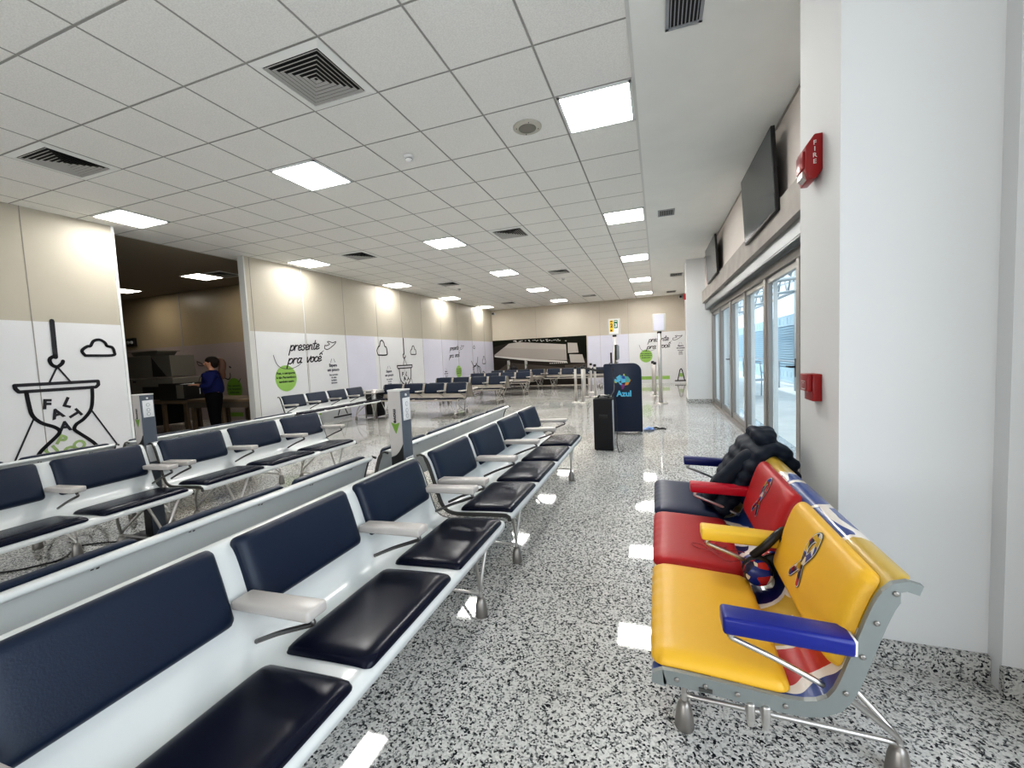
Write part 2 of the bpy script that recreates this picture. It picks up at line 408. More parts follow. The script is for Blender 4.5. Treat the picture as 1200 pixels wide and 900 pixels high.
# ------------------------------------------------------------------ room shell
LT = lambda y: -7.225 + .0215*(y-2.8)      # left wall plane
RX = lambda base, y: base - .009*(y-4)     # right side planes
YB = 17.35                                 # end wall
struct(MB().box((-16,-4,-.1),(1.62,17.6,0)).build('floor', M['floor']))
struct(MB().box((-7.6,-4,CEIL),(GX0,17.6,CEIL+.1)).build('ceiling', M['tile']))
struct(MB().box((GX0,-4,CEIL),(1.7,17.6,CEIL+.1)).build('ceiling', M['plaster']))
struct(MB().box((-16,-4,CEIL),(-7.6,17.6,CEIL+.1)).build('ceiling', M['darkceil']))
struct(MB().box((GX0-.012,-4,CEIL-.006),(GX0+.012,YB,CEIL+.01)).build('trim_1', M['trimw']))

def leftwall(y0, y1, name, segs, thick=.12):
    mb = flat()
    def slab(a, b, z0, z1, mi): mb.prism([(LT(a),a,z0),(LT(b),b,z0),(LT(b),b,z1),(LT(a),a,z1)], (-thick,0,0), mi)
    slab(y0, y1, 2.0, CEIL+.02, 0)
    for a, b, mi in segs: slab(a, b, 0, 2.0, mi)
    return struct(mb.build(name, [M['cream'], M['vinyl'], M['lilac'], M['trimw']]))
leftwall(-3.8, 3.84, 'wall_left', [(-3.8, 3.84, 1)])
leftwall(5.80, 17.45, 'wall_left', [(5.8,5.9,3),(5.9,8.27,1),(8.27,9.33,2),(9.33,11.66,1),(11.66,12.85,2),(12.85,17.45,2)])
def seam(y, w=.008, z0=0, z1=CEIL, name='trim_2', mat='seam'):
    x = LT(y); struct(MB().box((x-.001,y-w/2,z0),(x+.004,y+w/2,z1)).build(name, M[mat]))
for i, y in enumerate((1.75, 2.95)): seam(y, .008)
for y in (5.9,8.27,9.48,10.6,11.66,12.85,14.05,15.25,16.45): seam(y, .007)
seam(7.08, .03, mat='trimw'); seam(7.065, .006); seam(7.098, .006)
# opening edge trims
struct(MB().box((LT(3.84)-.13,3.835,0),(LT(3.84)+.012,3.865,CEIL)).build('trim_3', M['alulite']))
struct(MB().box((LT(5.8)-.13,5.775,0),(LT(5.8)+.012,5.8,CEIL)).build('trim_4', M['trimw']))
# end wall
mb = flat()
mb.box((-7.3,YB,2.0),(1.7,YB+.15,CEIL+.02),0); mb.box((-7.3,YB,0),(-2.72,YB+.15,2.0),0)
mb.box((-2.72,YB,0),(-1.09,YB+.15,2.0),2); mb.box((-1.09,YB,0),(1.7,YB+.15,2.0),1)
struct(mb.build('wall_back', [M['creamback'], M['vinyl'], M['lilac']]))
for x in (-4.9, -1.09, -2.2): struct(MB().box((x-.004,YB-.004,2.0 if x<-2.5 else 0),(x+.004,YB+.01,CEIL)).build('trim_5', M['seam']))
# dim side room
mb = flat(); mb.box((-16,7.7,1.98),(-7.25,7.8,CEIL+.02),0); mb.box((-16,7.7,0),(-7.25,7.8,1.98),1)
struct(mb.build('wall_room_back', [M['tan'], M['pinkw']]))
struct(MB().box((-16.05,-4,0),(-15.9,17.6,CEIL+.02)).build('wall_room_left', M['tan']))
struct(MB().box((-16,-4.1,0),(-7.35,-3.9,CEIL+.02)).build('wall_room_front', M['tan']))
for x in (-11.95,): struct(MB().box((x-.02,7.69,0),(x+.02,7.70,CEIL)).build('trim_6', M['seam']))
# behind the photographer
struct(MB().box((-7.35,-3.95,0),(1.7,-3.8,CEIL+.02)).build('wall_front', M['creamback']))

# right side: column, pilaster, wall over doors, concrete lintel, doors
mb = flat(); mb.box((.68,2.0,0),(1.62,2.48,CEIL+.01),0)
struct(mb.build('wall_right', [M['column']]))
# warm side face of the column is the same plaster, its side simply turned from the daylight
struct(MB().box((1.152,1.93,0),(1.62,2.0,CEIL+.01)).build('wall_right_pilaster', M['column']))
struct(MB().box((.79,1.978,0),(1.15,2.0,.1)).build('baseboard_right', M['basegran']))
struct(MB().box((.672,1.978,0),(.79,2.0,.1)).build('baseboard_right', M['basegran']))
struct(MB().box((1.145,1.905,0),(1.3,1.93,.105)).build('baseboard_right', M['basegran']))
struct(MB().box((.66,2.0,0),(.68,2.48,.1)).build('baseboard_right', M['basegran']))
# near right wall with a big daylight opening behind the photographer
mb = flat(); mb.box((1.3,1.2,0),(1.62,1.93,CEIL+.01)); mb.box((1.3,-3.9,0),(1.62,-2.6,CEIL+.01)); mb.box((1.3,-2.6,2.5),(1.62,1.2,CEIL+.01)); mb.box((1.3,-2.6,0),(1.62,1.2,.25))
struct(mb.build('wall_right_near', [M['column']]))
for y in (-2.6,-1.35,-.1,1.14):
    struct(MB().box((1.4,y,.25),(1.46,y+.06,2.5)).build('window_1', M['alu']))
def rslab(mb, base, thick, y0, y1, z0, z1, mi=0):
    mb.prism([(RX(base,y0),y0,z0),(RX(base,y1),y1,z0),(RX(base,y1),y1,z1),(RX(base,y0),y0,z1)], (thick,0,0), mi)
mb = flat(); rslab(mb, 1.125, .45, 2.48, 10.95, 2.46, CEIL+.01); struct(mb.build('wall_right_upper', M['rwall']))
mb = flat(); rslab(mb, 1.118, .01, 2.48, 10.95, CEIL-.025, CEIL-.002); struct(mb.build('trim_7', M['seam']))
mb = flat(); rslab(mb, 1.06, .10, 2.48, 10.85, 2.335, 2.60); struct(mb.build('trim_8', M['concrete']))
mb = flat(); rslab(mb, 1.12, .42, 2.48, 10.85, 2.20, 2.36)
for k in range(5): rslab(mb, 1.125+.02*k, .008, 2.48, 10.85, 2.185-.0*k, 2.2)
struct(mb.build('trim_9', M['shutter']))
# far column with its skirting, then the wall to the end
struct(MB().box((.66,10.75,0),(1.6,11.25,CEIL+.01)).build('wall_right_far', M['column']))
struct(MB().box((.645,10.735,0),(1.25,11.26,.10)).build('baseboard_right_far', M['basegran']))
struct(MB().box((1.0,11.25,0),(1.6,YB,CEIL+.01)).build('wall_right_end', M['rwall']))
# threshold and door frame
DX = 1.27
mb = flat(); rslab(mb, DX-.05, .14, 2.48, 10.75, 0, .045); struct(mb.build('trim_10', M['alu']))
mb = flat(); rslab(mb, DX-.03, .08, 2.48, 10.75, 2.10, 2.22)
for y in (4.58, 5.83, 7.02, 8.25, 9.5, 10.66): rslab(mb, DX-.02, .07, y, y+.09, .03, 2.2)
struct(mb.build('trim_11', M['alu']))
def door(n, y0, y1, handle=None, stile=.055):
    mb = flat()
    for a, b in ((y0, y0+stile), (y1-stile, y1)): rslab(mb, DX, .045, a, b, .05, 2.09)
    for a, b in ((.05,.14), (2.03,2.09)): rslab(mb, DX, .045, y0, y1, a, b)
    d = struct(mb.build('door_%d' % n, M['alu']))
    # pale outer jambs seen through the pane
    mb = flat(); rslab(mb, DX+.05, .045, y0+stile, y0+stile+.02, .05, 2.1); rslab(mb, DX+.05, .045, y1-stile-.02, y1-stile, .05, 2.1); mb.build('outer_jamb', M['alulite'], d)
    mb = flat(); mb.quad([(RX(DX+.02,y0+stile),y0+stile,.14),(RX(DX+.02,y1-stile),y1-stile,.14),(RX(DX+.02,y1-stile),y1-stile,2.03),(RX(DX+.02,y0+stile),y0+stile,2.03)]); mb.build('door_glass', M['glass'], d)
    if handle:
        y = handle; x = RX(DX, y); s = 1 if y < (y0+y1)/2 else -1
        mb = MB(); mb.box((x-.012,y-.02,.98),(x,y+.02,1.16)); mb.tube([(x,y,1.08),(x-.05,y,1.08),(x-.052,y+s*.13,1.08)], .009); mb.build('door_handle', M['black'], d)
door(1, 3.45, 4.57); door(2, 4.68, 5.82, handle=4.72); door(3, 5.93, 7.01); door(4, 7.12, 8.24); door(5, 8.35, 9.49, handle=8.40); door(6, 9.6, 10.65)

# ------------------------------------------------------------------ outdoors
struct(MB().box((1.62,-12,-.12),(40,45,-.02)).build('ground', M['ground']))
fn = empty('louvre_fence', (4.2,9,0)); tag(fn, 'pale blue horizontal louvre fence outside beyond the glass doors', 'fence')
mb = flat()
for k in range(16): mb.box((-.02,-13,.55+k*.085),(.03,18,.60+k*.085))
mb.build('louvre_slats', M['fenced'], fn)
mb = flat(); mb.box((.05,-13,.05),(.08,18,2.3)); mb.build('fence_panel', M['fence'], fn)
mb = flat(); mb.box((-.04,-13,.05),(.02,18,.50)); mb.box((-.04,-13,1.92),(.02,18,2.28))
for k in range(60):
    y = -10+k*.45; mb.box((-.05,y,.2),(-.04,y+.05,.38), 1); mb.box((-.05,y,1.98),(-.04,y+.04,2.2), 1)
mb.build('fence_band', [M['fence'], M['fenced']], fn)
rl = empty('guard_rail', (3.5,9,0)); tag(rl, 'grey tubular guard rail standing outdoors in front of the pale fence', 'rail')
mb = MB(); mb.tube([(0,-8,.82),(0,14,.82)], .03); mb.build('top_rail', M['steelout'], rl)
for k in range(12): MB().tube([(0,-7.5+k*1.9,0-.02),(0,-7.5+k*1.9,.82)], .022).build('rail_post', M['steelout'], rl)
cn = empty('canopy_frame', (3.6,9,0)); tag(cn, 'white steel truss canopy over the outdoor walkway', 'canopy')
mb = MB(); mb.tube([(0,-12,2.75),(0,16,2.75)], .05); mb.tube([(0,-12,3.55),(0,16,3.55)], .05); mb.build('chord', M['truss'], cn)
mb = MB()
for k in range(26):
    y = -12+k*1.08; mb.tube([(0,y,2.75),(0,y+.54,3.55)], .028, 6); mb.tube([(0,y+.54,3.55),(0,y+1.08,2.75)], .028, 6)
mb.build('web_bars', M['truss'], cn)
for k in range(9):
    y = -11+k*3.1; mb = MB()
    mb.tube([(-1.9,y,3.0),(0,y,3.55)], .04); mb.tube([(-1.9,y,2.6),(0,y,2.75)], .04)
    for q in range(4): x = -1.9+q*.48; mb.tube([(x,y,2.6+.07*q),(x+.24,y,3.1+.09*q)], .02, 6); mb.tube([(x+.24,y,3.1+.09*q),(x+.48,y,2.68+.07*q)], .02, 6)
    mb.tube([(0,y,0),(0,y,3.55)], .05); mb.tube([(0,y,3.55),(2.4,y,4.2)], .04)
    mb.build('rafter', M['truss'], cn)
oc = empty('metal_chair', (2.4,12.2,-.02), .3); tag(oc, 'metal frame chair standing outdoors behind the far glass doors', 'chair')
mb = MB()
for sx in (-.22,.22):
    mb.tube([(sx,-.22,0),(sx,-.2,.62),(sx,.2,.62)], .014); mb.tube([(sx,.22,0),(sx,.2,.45),(sx,.27,.9)], .014)
mb.tube([(-.22,.27,.9),(.22,.27,.9)], .014); mb.build('frame', M['steelout'], oc)
MB().box((-.22,-.22,.43),(.22,.2,.46)).build('seat', M['steelout'], oc, bevel=.008)

# ------------------------------------------------------------------ ceiling fittings
def tilepos(i, j): return GX0+i*GTX, GY0+j*GTY
def panel(i, j, label, dim=False, side=False, grp='square ceiling panel lights'):
    x, y = tilepos(i, j); t = empty('ceiling_light', (x,y,CEIL)); tag(t, label, 'ceiling light', grp)
    h = .272; g = .292
    mb = MB(); 
    for a in ((-g,-g,h*2+.04,.02),(-g,h,h*2+.04,.02),(-g,-g,.02,h*2+.04),(h,-g,.02,h*2+.04)): mb.box((a[0],a[1],-.012),(a[0]+a[2],a[1]+a[3],0))
    mb.build('frame', M['alulite'], t)
    MB().box((-h,-h,-.008),(h,h,-.002)).build('diffuser', M['lampdim'] if dim else (M['lampside'] if side else M['lamp']), t)
for c, cname in ((0,'along the plaster strip'), (1,'in the middle file of ceiling lights'), (2,'in the file nearest the left wall')):
    for r, rname in enumerate(('nearest panel light', 'second panel light from the front', 'third panel light from the front', 'fourth panel light from the front', 'farthest panel light')):
        panel(-.5-5*c, 1.5+5*r, 'square white %s %s' % (rname, cname), side=(c == 2))
panel(-15.1, 6.2, 'square panel light in the dim side room, beside its air diffuser', True)
panel(-20, 6.4, 'square panel light in the dim side room, farther left behind the wall edge', True)
def diffuser(i, j, label):
    x, y = tilepos(i, j); t = empty('air_diffuser', (x,y,CEIL)); tag(t, label, 'air diffuser', 'square four way ceiling diffusers')
    mb = MB(); o, h = .30, .243
    for k in range(4):
        a = k*PI/2; c, s = math.cos(a), math.sin(a); rt = lambda p: (p[0]*c-p[1]*s, p[0]*s+p[1]*c, p[2])
        mb.quad([rt((-o,-o,-.004)), rt((o,-o,-.004)), rt((h,-h,-.012)), rt((-h,-h,-.012))])
        mb.quad([rt((-h,-h,-.012)), rt((h,-h,-.012)), rt((h,-h,0)), rt((-h,-h,0))])
    mb.build('frame', M['plaster'], t)
    MB().box((-h,-h,-.0015),(h,h,-.0005)).build('dark_opening', M['louvred'], t)
    mb = MB()
    for q in range(7):
        r0 = h-.008-q*.034; r1 = r0-.020
        for k in range(4):
            a = k*PI/2; c, s = math.cos(a), math.sin(a); rt = lambda p: (p[0]*c-p[1]*s, p[0]*s+p[1]*c, p[2])
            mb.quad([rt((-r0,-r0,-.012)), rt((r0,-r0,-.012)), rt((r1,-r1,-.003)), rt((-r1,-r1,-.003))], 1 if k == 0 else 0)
    mb.build('blades', [M['louvre'], M['louvrel']], t)
diffuser(-3.5,-.5,'large four way air diffuser in the near ceiling, front centre'); diffuser(-8.5,-.5,'four way air diffuser in the near ceiling close to the left wall')
diffuser(-3.5,6.5,'four way air diffuser in the middle ceiling, right of the panel lights'); diffuser(-8.5,6.5,'four way air diffuser in the middle ceiling, near the left wall top')
diffuser(-3.5,12.5,'small looking four way air diffuser beside a smoke detector, right file'); diffuser(-8.5,12.5,'small looking four way air diffuser beside a smoke detector, left file')
diffuser(-3.5,20.5,'far four way air diffuser close to the end wall, right file'); diffuser(-8.5,20.5,'far four way air diffuser close to the end wall, left file')
diffuser(-14.2,6.3,'four way air diffuser in the dim side room ceiling')
for (x, y, dx, dy, lb) in ((.20,2.93,.11,.15,'nearest'), (.165,6.95,.12,.15,'second'), (.53,12.7,.16,.2,'third'), (.5,16.3,.16,.22,'farthest')):
    t = empty('ceiling_grille', (x,y,CEIL)); tag(t, '%s dark slotted grille in the plaster ceiling strip' % lb, 'grille', 'grilles in the plaster strip')
    mb = MB(); e = .02
    for a in ((-dx,-dy,dx,-dy+e),(-dx,dy-e,dx,dy),(-dx,-dy,-dx+e,dy),(dx-e,-dy,dx,dy)): mb.box((a[0],a[1],-.01),(a[2],a[3],0))
    mb.build('frame', M['greyp'], t); MB().box((-dx,-dy,-.002),(dx,dy,-.0005)).build('dark_opening', M['louvred'], t)
    mb = MB(); n = 8
    for k in range(n): xx = -dx+e+(2*dx-2*e)*(k+.5)/n; mb.box((xx-.004,-dy+e,-.008),(xx+.003,dy-e,-.002))
    mb.build('slats', M['greyp'], t)
def smoke(x, y, label):
    t = empty('smoke_detector', (x,y,CEIL)); tag(t, label, 'smoke detector', 'ceiling smoke detectors')
    MB().lathe([(.05,0),(.052,-.012),(.04,-.02)]).build('base', M['white'], t)
    MB().lathe([(.034,-.018),(.036,-.04),(.026,-.052),(.01,-.056)]).build('head', M['white'], t)
    MB().lathe([(.0365,-.03),(.0365,-.034)]).build('vent_ring', M['black'], t)
smoke(-2.345,3.83,'white round smoke detector in the near ceiling, below the large diffuser'); smoke(-2.417,11.5,'small smoke detector beside the right file far diffuser'); smoke(-5.527,11.4,'small smoke detector beside the left file far diffuser')
t = empty('ceiling_speaker', (-1.078,3.81,CEIL)); tag(t, 'round beige ceiling loudspeaker beside the nearest panel light', 'speaker')
MB().lathe([(.13,0),(.13,-.006),(.115,-.014),(.08,-.014)], seg=32).build('rim', M['spk'], t); MB().lathe([(.08,-.0145),(.078,-.017),(.02,-.018)], seg=32).build('grille', M['spkm'], t)
mb = MB()
for k in range(4): a = k*PI/2+.4; mb.lathe([(.005,-.015),(.005,-.018)], c=(.1*math.cos(a),.1*math.sin(a),0), seg=8)
mb.build('screws', M['black'], t)

def camdome(x, y, z, label, side):
    t = empty('security_camera', (x,y,z)); tag(t, label, 'camera', 'corner security cameras')
    MB().box((-.07,-.02,-.05),(.07,.0,.05)).build('mount', M['white'], t, bevel=.006)
    MB().lathe([(.05,-.02),(.055,-.08),(.05,-.12)], axis='y').build('housing', M['greyp'], t)
    MB().lathe([(.035,-.12),(.03,-.135),(.01,-.14)], axis='y').build('lens', M['black'], t)
camdome(-6.80,YB,3.22,'small dark security camera in the far left corner under the ceiling',1); camdome(.86,YB,3.28,'small dark security camera at the end wall beside the far column',-1)

# ------------------------------------------------------------------ wall graphics
LW = lambda off: (lambda y, z: (LT(y)+off, y, z))
def circle_text(mb, cy, cz, lines, size, fn, mi, dz):
    for k, ln in enumerate(lines): text_faces(ln, size, lambda a, b, k=k: fn(cy+a, cz-(k-(len(lines)-1)/2)*dz+b), mb, mi, bold=.002)
def greet(fnoff, y0, s=1.0, cy=None, simple=False, label='', arc=True, flipx=1):
    t = empty('wall_graphic', (0,0,0)); tag(t, label, 'wall graphic')
    f1, f2 = fnoff(.006), fnoff(.009)
    if cy is not None:
        mb = flat(); polyface(mb, ellipse(cy[0], cy[1], .255*s, .265*s, 36), fnoff(.004)); mb.build('green_disc', M['green'], t)
        mb = flat(); circle_text(mb, cy[0], cy[1]+.02, ['Psst, o aeroporto', 'é tão Pernambuco', 'também assim'], .062*s, f2, 0, .085*s); mb.build('small_lettering', M['ink'], t)
        if arc:
            mb = flat(); stroke(mb, [(cy[0]-.26*s,cy[1]+.47*s),(cy[0]-.2*s,cy[1]+.3*s),(cy[0]-.08*s,cy[1]+.21*s),(cy[0]+.12*s,cy[1]+.19*s),(cy[0]+.3*s,cy[1]+.24*s),(cy[0]+.39*s,cy[1]+.3*s)], .012*s, f2); mb.build('thin_arc', M['inkg'], t)
    mb = flat()
    cursive(mb, 'presente', y0+.07*s, 1.63, .215*s, .025*s, f1, sx=1.22, slope=.05)
    cursive(mb, 'pra', y0, 1.36, .215*s, .025*s, f1, sx=1.35, slope=.05)
    cursive(mb, 'voce^', y0+.46*s, 1.38, .215*s, .025*s, f1, sx=1.35, slope=.05)
    mb.build('script_lettering', M['ink'], t)
    mb = flat(); a, b = y0+1.0*s, 1.66    # outlined aeroplane with dashed trail
    for st in ([(0,.02),(.1,0),(.3,.12),(.36,.2),(.26,.17),(.14,.2),(.1,.18),(.16,.13),(.06,.09),(.02,.1),(0,.02)],): stroke(mb, [(a+px*s, b+py*s*.9) for px,py in st], .018*s, f1)
    stroke(mb, [(a-.14*s,b-.09*s),(a-.03*s,b-.03*s)], .012*s, f1, sm=False)
    mb.build('aeroplane_outline', M['ink'], t)
    return t
def notice(t, fnoff, cy, cz, s=1.0):
    mb = flat(); f = fnoff(.006)
    for k, (ln, sz) in enumerate((('Espera', .09), ('um pouco', .09))): text_faces(ln, sz*s, lambda a, b, k=k: f(cy+a, cz+.13*s-k*.105*s+b), mb, 0, bold=.004)
    for k, ln in enumerate(('Seu carrinho', 'de mão', 'também', 'descansa')): text_faces(ln, .052*s, lambda a, b, k=k: f(cy+a, cz-.09*s-k*.062*s+b), mb, 0, bold=.002)
    stroke(mb, [(cy-.07*s,cz+.2*s),(cy-.03*s,cz+.28*s)], .01*s, f, sm=False); stroke(mb, [(cy+.07*s,cz+.2*s),(cy+.03*s,cz+.28*s)], .01*s, f, sm=False)
    mb.build('notice_lettering', M['inkg'], t)
CL = [(-.16,-.1),(-.19,-.03),(-.13,.03),(-.09,.04),(-.05,.11),(.02,.13),(.08,.09),(.1,.04),(.16,.02),(.18,-.05),(.15,-.1),(-.16,-.1)]
def cloud(mb, cy, cz, s, w, fn, tall=1.0): stroke(mb, [(cy+x*s, cz+y*s*tall) for x, y in CL], w, fn)
def hourglass(label, cy, topz, s, w, fnoff, letters=True, sx=1.0):
    t = empty('wall_graphic', (0,0,0)); tag(t, label, 'wall graphic'); f = fnoff(.006); mb = flat()
    P = lambda pts, ww=w, sm=True: stroke(mb, [(cy+x*s*sx, topz+y*s) for x, y in pts], ww, f, sm=sm)
    P([(0,.78),(-.005,.32)], w*1.2, False); P([(-.005,.34),(-.06,.3),(-.05,.23),(0,.20),(.05,.24),(.06,.27)])
    P([(0,.2),(-.09,0)], w*.5, False); P([(0,.2),(.11,0)], w*.5, False)
    P([(-.39,-.01),(.39,-.01),(.39,-.06),(.36,-.09),(-.36,-.09),(-.385,-.05),(-.39,-.01)], w, False)
    P([(-.30,-.09),(-.29,-.25),(-.27,-.39),(-.20,-.49),(-.09,-.56),(-.045,-.62),(-.08,-.68),(-.17,-.77),(-.25,-.86),(-.29,-.97)])
    P([(.32,-.09),(.31,-.25),(.28,-.39),(.20,-.50),(.12,-.56),(.095,-.62),(.13,-.67),(.22,-.77),(.29,-.86),(.34,-.97)])
    P([(-.26,-.42),(-.50,-1.0)], w*.45, False); P([(.29,-.40),(.52,-.90)], w*.45, False)
    P([(-.36,-.99),(.40,-.99)], w*1.3, False)
    mb.build('hourglass_drawing', M['ink'], t)
    if letters:
        mb = flat()
        for ch, x, y, r in (('F',-.135,-.27,-.12),('L',.06,-.27,-.42),('A',-.05,-.40,.25),('T',.11,-.43,-1.0),('A',.01,-.57,0)):
            c, q = math.cos(r), math.sin(r)
            text_faces(ch, .165*s, lambda a, b, x=x, y=y, c=c, q=q: f(cy+(x+(a*c-b*q)/s)*s*sx, topz+y*s+(a*q+b*c)), mb, 0, bold=.008*s)
        mb.build('falling_letters', M['ink'], t); mb = flat()
        for ch, x, y, r in (('P',-.04,-.74,-.5),('O',.13,-.84,.5),('U',-.13,-.87,.5),('C',.02,-.90,0)):
            c, q = math.cos(r), math.sin(r)
            text_faces(ch, .165*s, lambda a, b, x=x, y=y, c=c, q=q: f(cy+(x+(a*c-b*q)/s)*s*sx, topz+y*s+(a*q+b*c)), mb, 0, bold=.008*s)
        mb.build('green_letters', M['sage'], t)
    return t
tg = hourglass('large black hourglass drawing hanging from a crane hook, on the near left wall', 3.125, 1.235, 1.0, .040, LW)
mb = flat(); cloud(mb, 3.56, 1.665, .93, .036, LW(.006)); tag(mb.build('cloud_drawing', M['ink']), 'black outlined cloud drawing on the near left wall, right of the crane hook', 'wall graphic')
tg = greet(LW, 6.58, 1.0, (6.51,1.07), label='presente pra você lettering over a green disc on the side wall, beside the opening')
notice(tg, LW, 7.80, 1.16)
# drawing of a cone foot seen under the wall bench
mb = flat(); f = LW(.006); stroke(mb, [(8.0,.42),(7.85,.12)], .03, f, sm=False); stroke(mb, [(8.0,.42),(8.15,.12)], .03, f, sm=False); stroke(mb, [(7.72,.08),(8.28,.08)], .035, f, sm=False)
tag(mb.build('cone_drawing', M['ink']), 'black cone drawing low on the side wall under the bench', 'wall graphic')
mb = flat(); polyface(mb, [(7.0,.2),(7.35,.2),(7.35,.33),(7.0,.33)], LW(.006)); tag(mb.build('green_stripe', M['green']), 'short green stripe low on the side wall under the bench', 'wall graphic')
mb = flat(); cloud(mb, 9.62, 1.68, 1.15, .032, LW(.006), 1.5); tag(mb.build('cloud_drawing', M['ink']), 'larger black outlined cloud drawing on the side wall above the notice text', 'wall graphic')
mb = flat(); cloud(mb, 11.1, 1.62, .8, .028, LW(.006), 1.4); tag(mb.build('cloud_drawing', M['ink']), 'smaller black outlined cloud drawing on the side wall, right of the second hook', 'wall graphic')
tg = hourglass('small looking hourglass drawing on a hook, on the side wall behind the benches', 10.62, 1.20, 1.0, .034, LW, sx=.95)
notice(tg, LW, 9.86, .92)
tg = greet(LW, 13.35, .85, (14.0,.84), label='distant script lettering over a tall green blob, far end of the side wall', arc=False)
notice(tg, LW, 13.05, .80, .7)
mb = flat(); f = LW(.006)
for st in ([(15.1,1.2),(15.3,1.0),(15.6,1.1),(15.7,1.35)],[(15.5,1.1),(15.7,.95),(16.0,.6),(16.2,.75),(16.5,.5)],[(15.2,.9),(15.4,.6),(15.8,.3)],[(15.3,.95),(15.25,.7),(15.5,.5)],[(15.6,.95),(15.7,.6),(15.95,.5),(15.9,.9),(15.6,1.0)],[(15.2,.95),(15.5,1.0)]): stroke(mb, st, .035, f)
cloud(mb, 16.3, 1.2, .9, .03, f, 1.5); cloud(mb, 15.4, 1.75, .4, .02, f, 1.3)
tag(mb.build('figure_drawing', M['ink']), 'tangled black line figure drawing at the far corner of the side wall', 'wall graphic')
# end wall graphics (mirrored axis: text runs along +x)
EW = lambda off: (lambda x, z: (x, YB-off, z))
tg = greet(EW, -.40, .95, (-.44,1.09), label='presente pra você lettering over a green disc on the end wall')
notice(tg, EW, .83, 1.33, .8)
mb = flat(); polyface(mb, [(-.95,.16),(.42,.16),(.42,.29),(-.95,.29)], EW(.006)); mb.build('green_stripe', M['green'], tg)
mb = flat(); f = EW(.008); stroke(mb, [(.71,.12),(.79,.5),(.83,.55),(.87,.5),(.95,.12)], .035, f, sm=False); stroke(mb, [(.62,.09),(1.02,.09)], .045, f, sm=False); mb.build('cone_outline', M['ink'], tg)
mb = flat(); polyface(mb, [(.76,.24),(.9,.24),(.87,.38),(.79,.38)], EW(.006)); mb.build('cone_green_band', M['green'], tg)
# aerial photograph mural
t = empty('photo_mural', (0,YB,0)); tag(t, 'large dark aerial photograph mural of a long pale roofed building on the end wall', 'mural')
PM = lambda off: (lambda x, z: (x, -off, z))
mb = flat(); polyface(mb, [(-6.97,.03),(-2.76,.03),(-2.76,2.04),(-6.97,2.04)], PM(.004)); mb.build('dark_ground', M['photoshade'], t)
mb = flat(); polyface(mb, [(-6.97,.55),(-6.2,1.05),(-3.7,.75),(-3.7,.3),(-6.97,.1)], PM(.006)); polyface(mb, [(-3.7,.3),(-2.76,.5),(-2.76,.9),(-3.7,.85)], PM(.006)); mb.build('apron', M['photoground'], t)
mb = flat(); polyface(mb, [(-6.97,1.75),(-6.2,1.9),(-2.76,1.3),(-2.76,2.04),(-6.97,2.04)], PM(.008)); polyface(mb, [(-3.6,1.1),(-2.76,1.1),(-2.76,2.04),(-3.6,2.04)], PM(.009)); mb.build('foliage', M['photodark'], t)
mb = flat(); polyface(mb, [(-6.85,1.42),(-6.15,1.88),(-5.7,1.92),(-3.62,1.72),(-3.60,1.05),(-5.0,1.14),(-6.85,1.36)], PM(.012)); mb.build('long_roof', M['photoroof'], t)
mb = flat(); polyface(mb, [(-6.15,1.88),(-5.7,1.92),(-3.62,1.72),(-3.62,1.50),(-6.4,1.70)], PM(.014)); mb.build('roof_slope', M['photoroof2'], t)
mb = flat(); polyface(mb, [(-6.85,1.37),(-5.0,1.15),(-3.60,1.02),(-3.60,.96),(-5.2,1.08),(-6.85,1.32)], PM(.015))
for k in range(9): x = -4.35+k*.09; polyface(mb, [(x,.93),(x+.05,.93),(x+.05,.97),(x,.97)], PM(.015))
for k in range(40):
    x = -6.0+random.random()*2.4; z = 1.93+random.random()*.08 - (x+6)*.035; polyface(mb, [(x,z),(x+.06,z),(x+.06,z+.02),(x,z+.02)], PM(.0155))
mb.build('white_eaves', M['photowhite'], t)
mb = flat(); polyface(mb, [(-3.45,.95),(-2.85,.92),(-2.95,1.27),(-3.5,1.3)], PM(.012)); polyface(mb, [(-3.55,1.35),(-3.1,1.35),(-3.15,1.75),(-3.55,1.78)], PM(.012)); mb.build('small_roofs', M['photoroof2'], t)
# dim room graphics
RW = lambda off: (lambda x, z: (x, 7.69-off, z))
t = empty('wall_graphic', (0,0,0)); tag(t, 'green disc and black sketch on the dim side room wall behind the person', 'wall graphic')
mb = flat(); polyface(mb, ellipse(-10.18,.80,.27,.28,30), RW(.004)); mb.build('green_disc', M['dgreen'], t)
mb = flat(); circle_text(mb, -10.18, .80, ['Psst, o aeroporto','é tão Pernambuco','também assim'], .06, RW(.008), 0, .085)
f = RW(.008); stroke(mb, [(-10.5,1.35),(-10.44,1.38)], .04, f); stroke(mb, [(-10.28,1.37),(-10.24,1.35)], .04, f); stroke(mb, [(-10.5,1.1),(-10.35,1.05),(-10.28,1.12),(-10.28,1.2)], .03, f); stroke(mb, [(-10.0,.98),(-9.93,1.06)], .02, f)
stroke(mb, [(-11.45,1.55),(-11.3,1.5),(-11.22,1.43),(-11.4,1.45),(-11.45,1.55)], .02, f); mb.build('sketch_lines', M['ink'], t)
mb = flat(); polyface(mb, [(-10.55,.10),(-9.95,.10),(-9.95,.2),(-10.55,.2)], RW(.004)); mb.build('green_stripe', M['dgreen'], t)
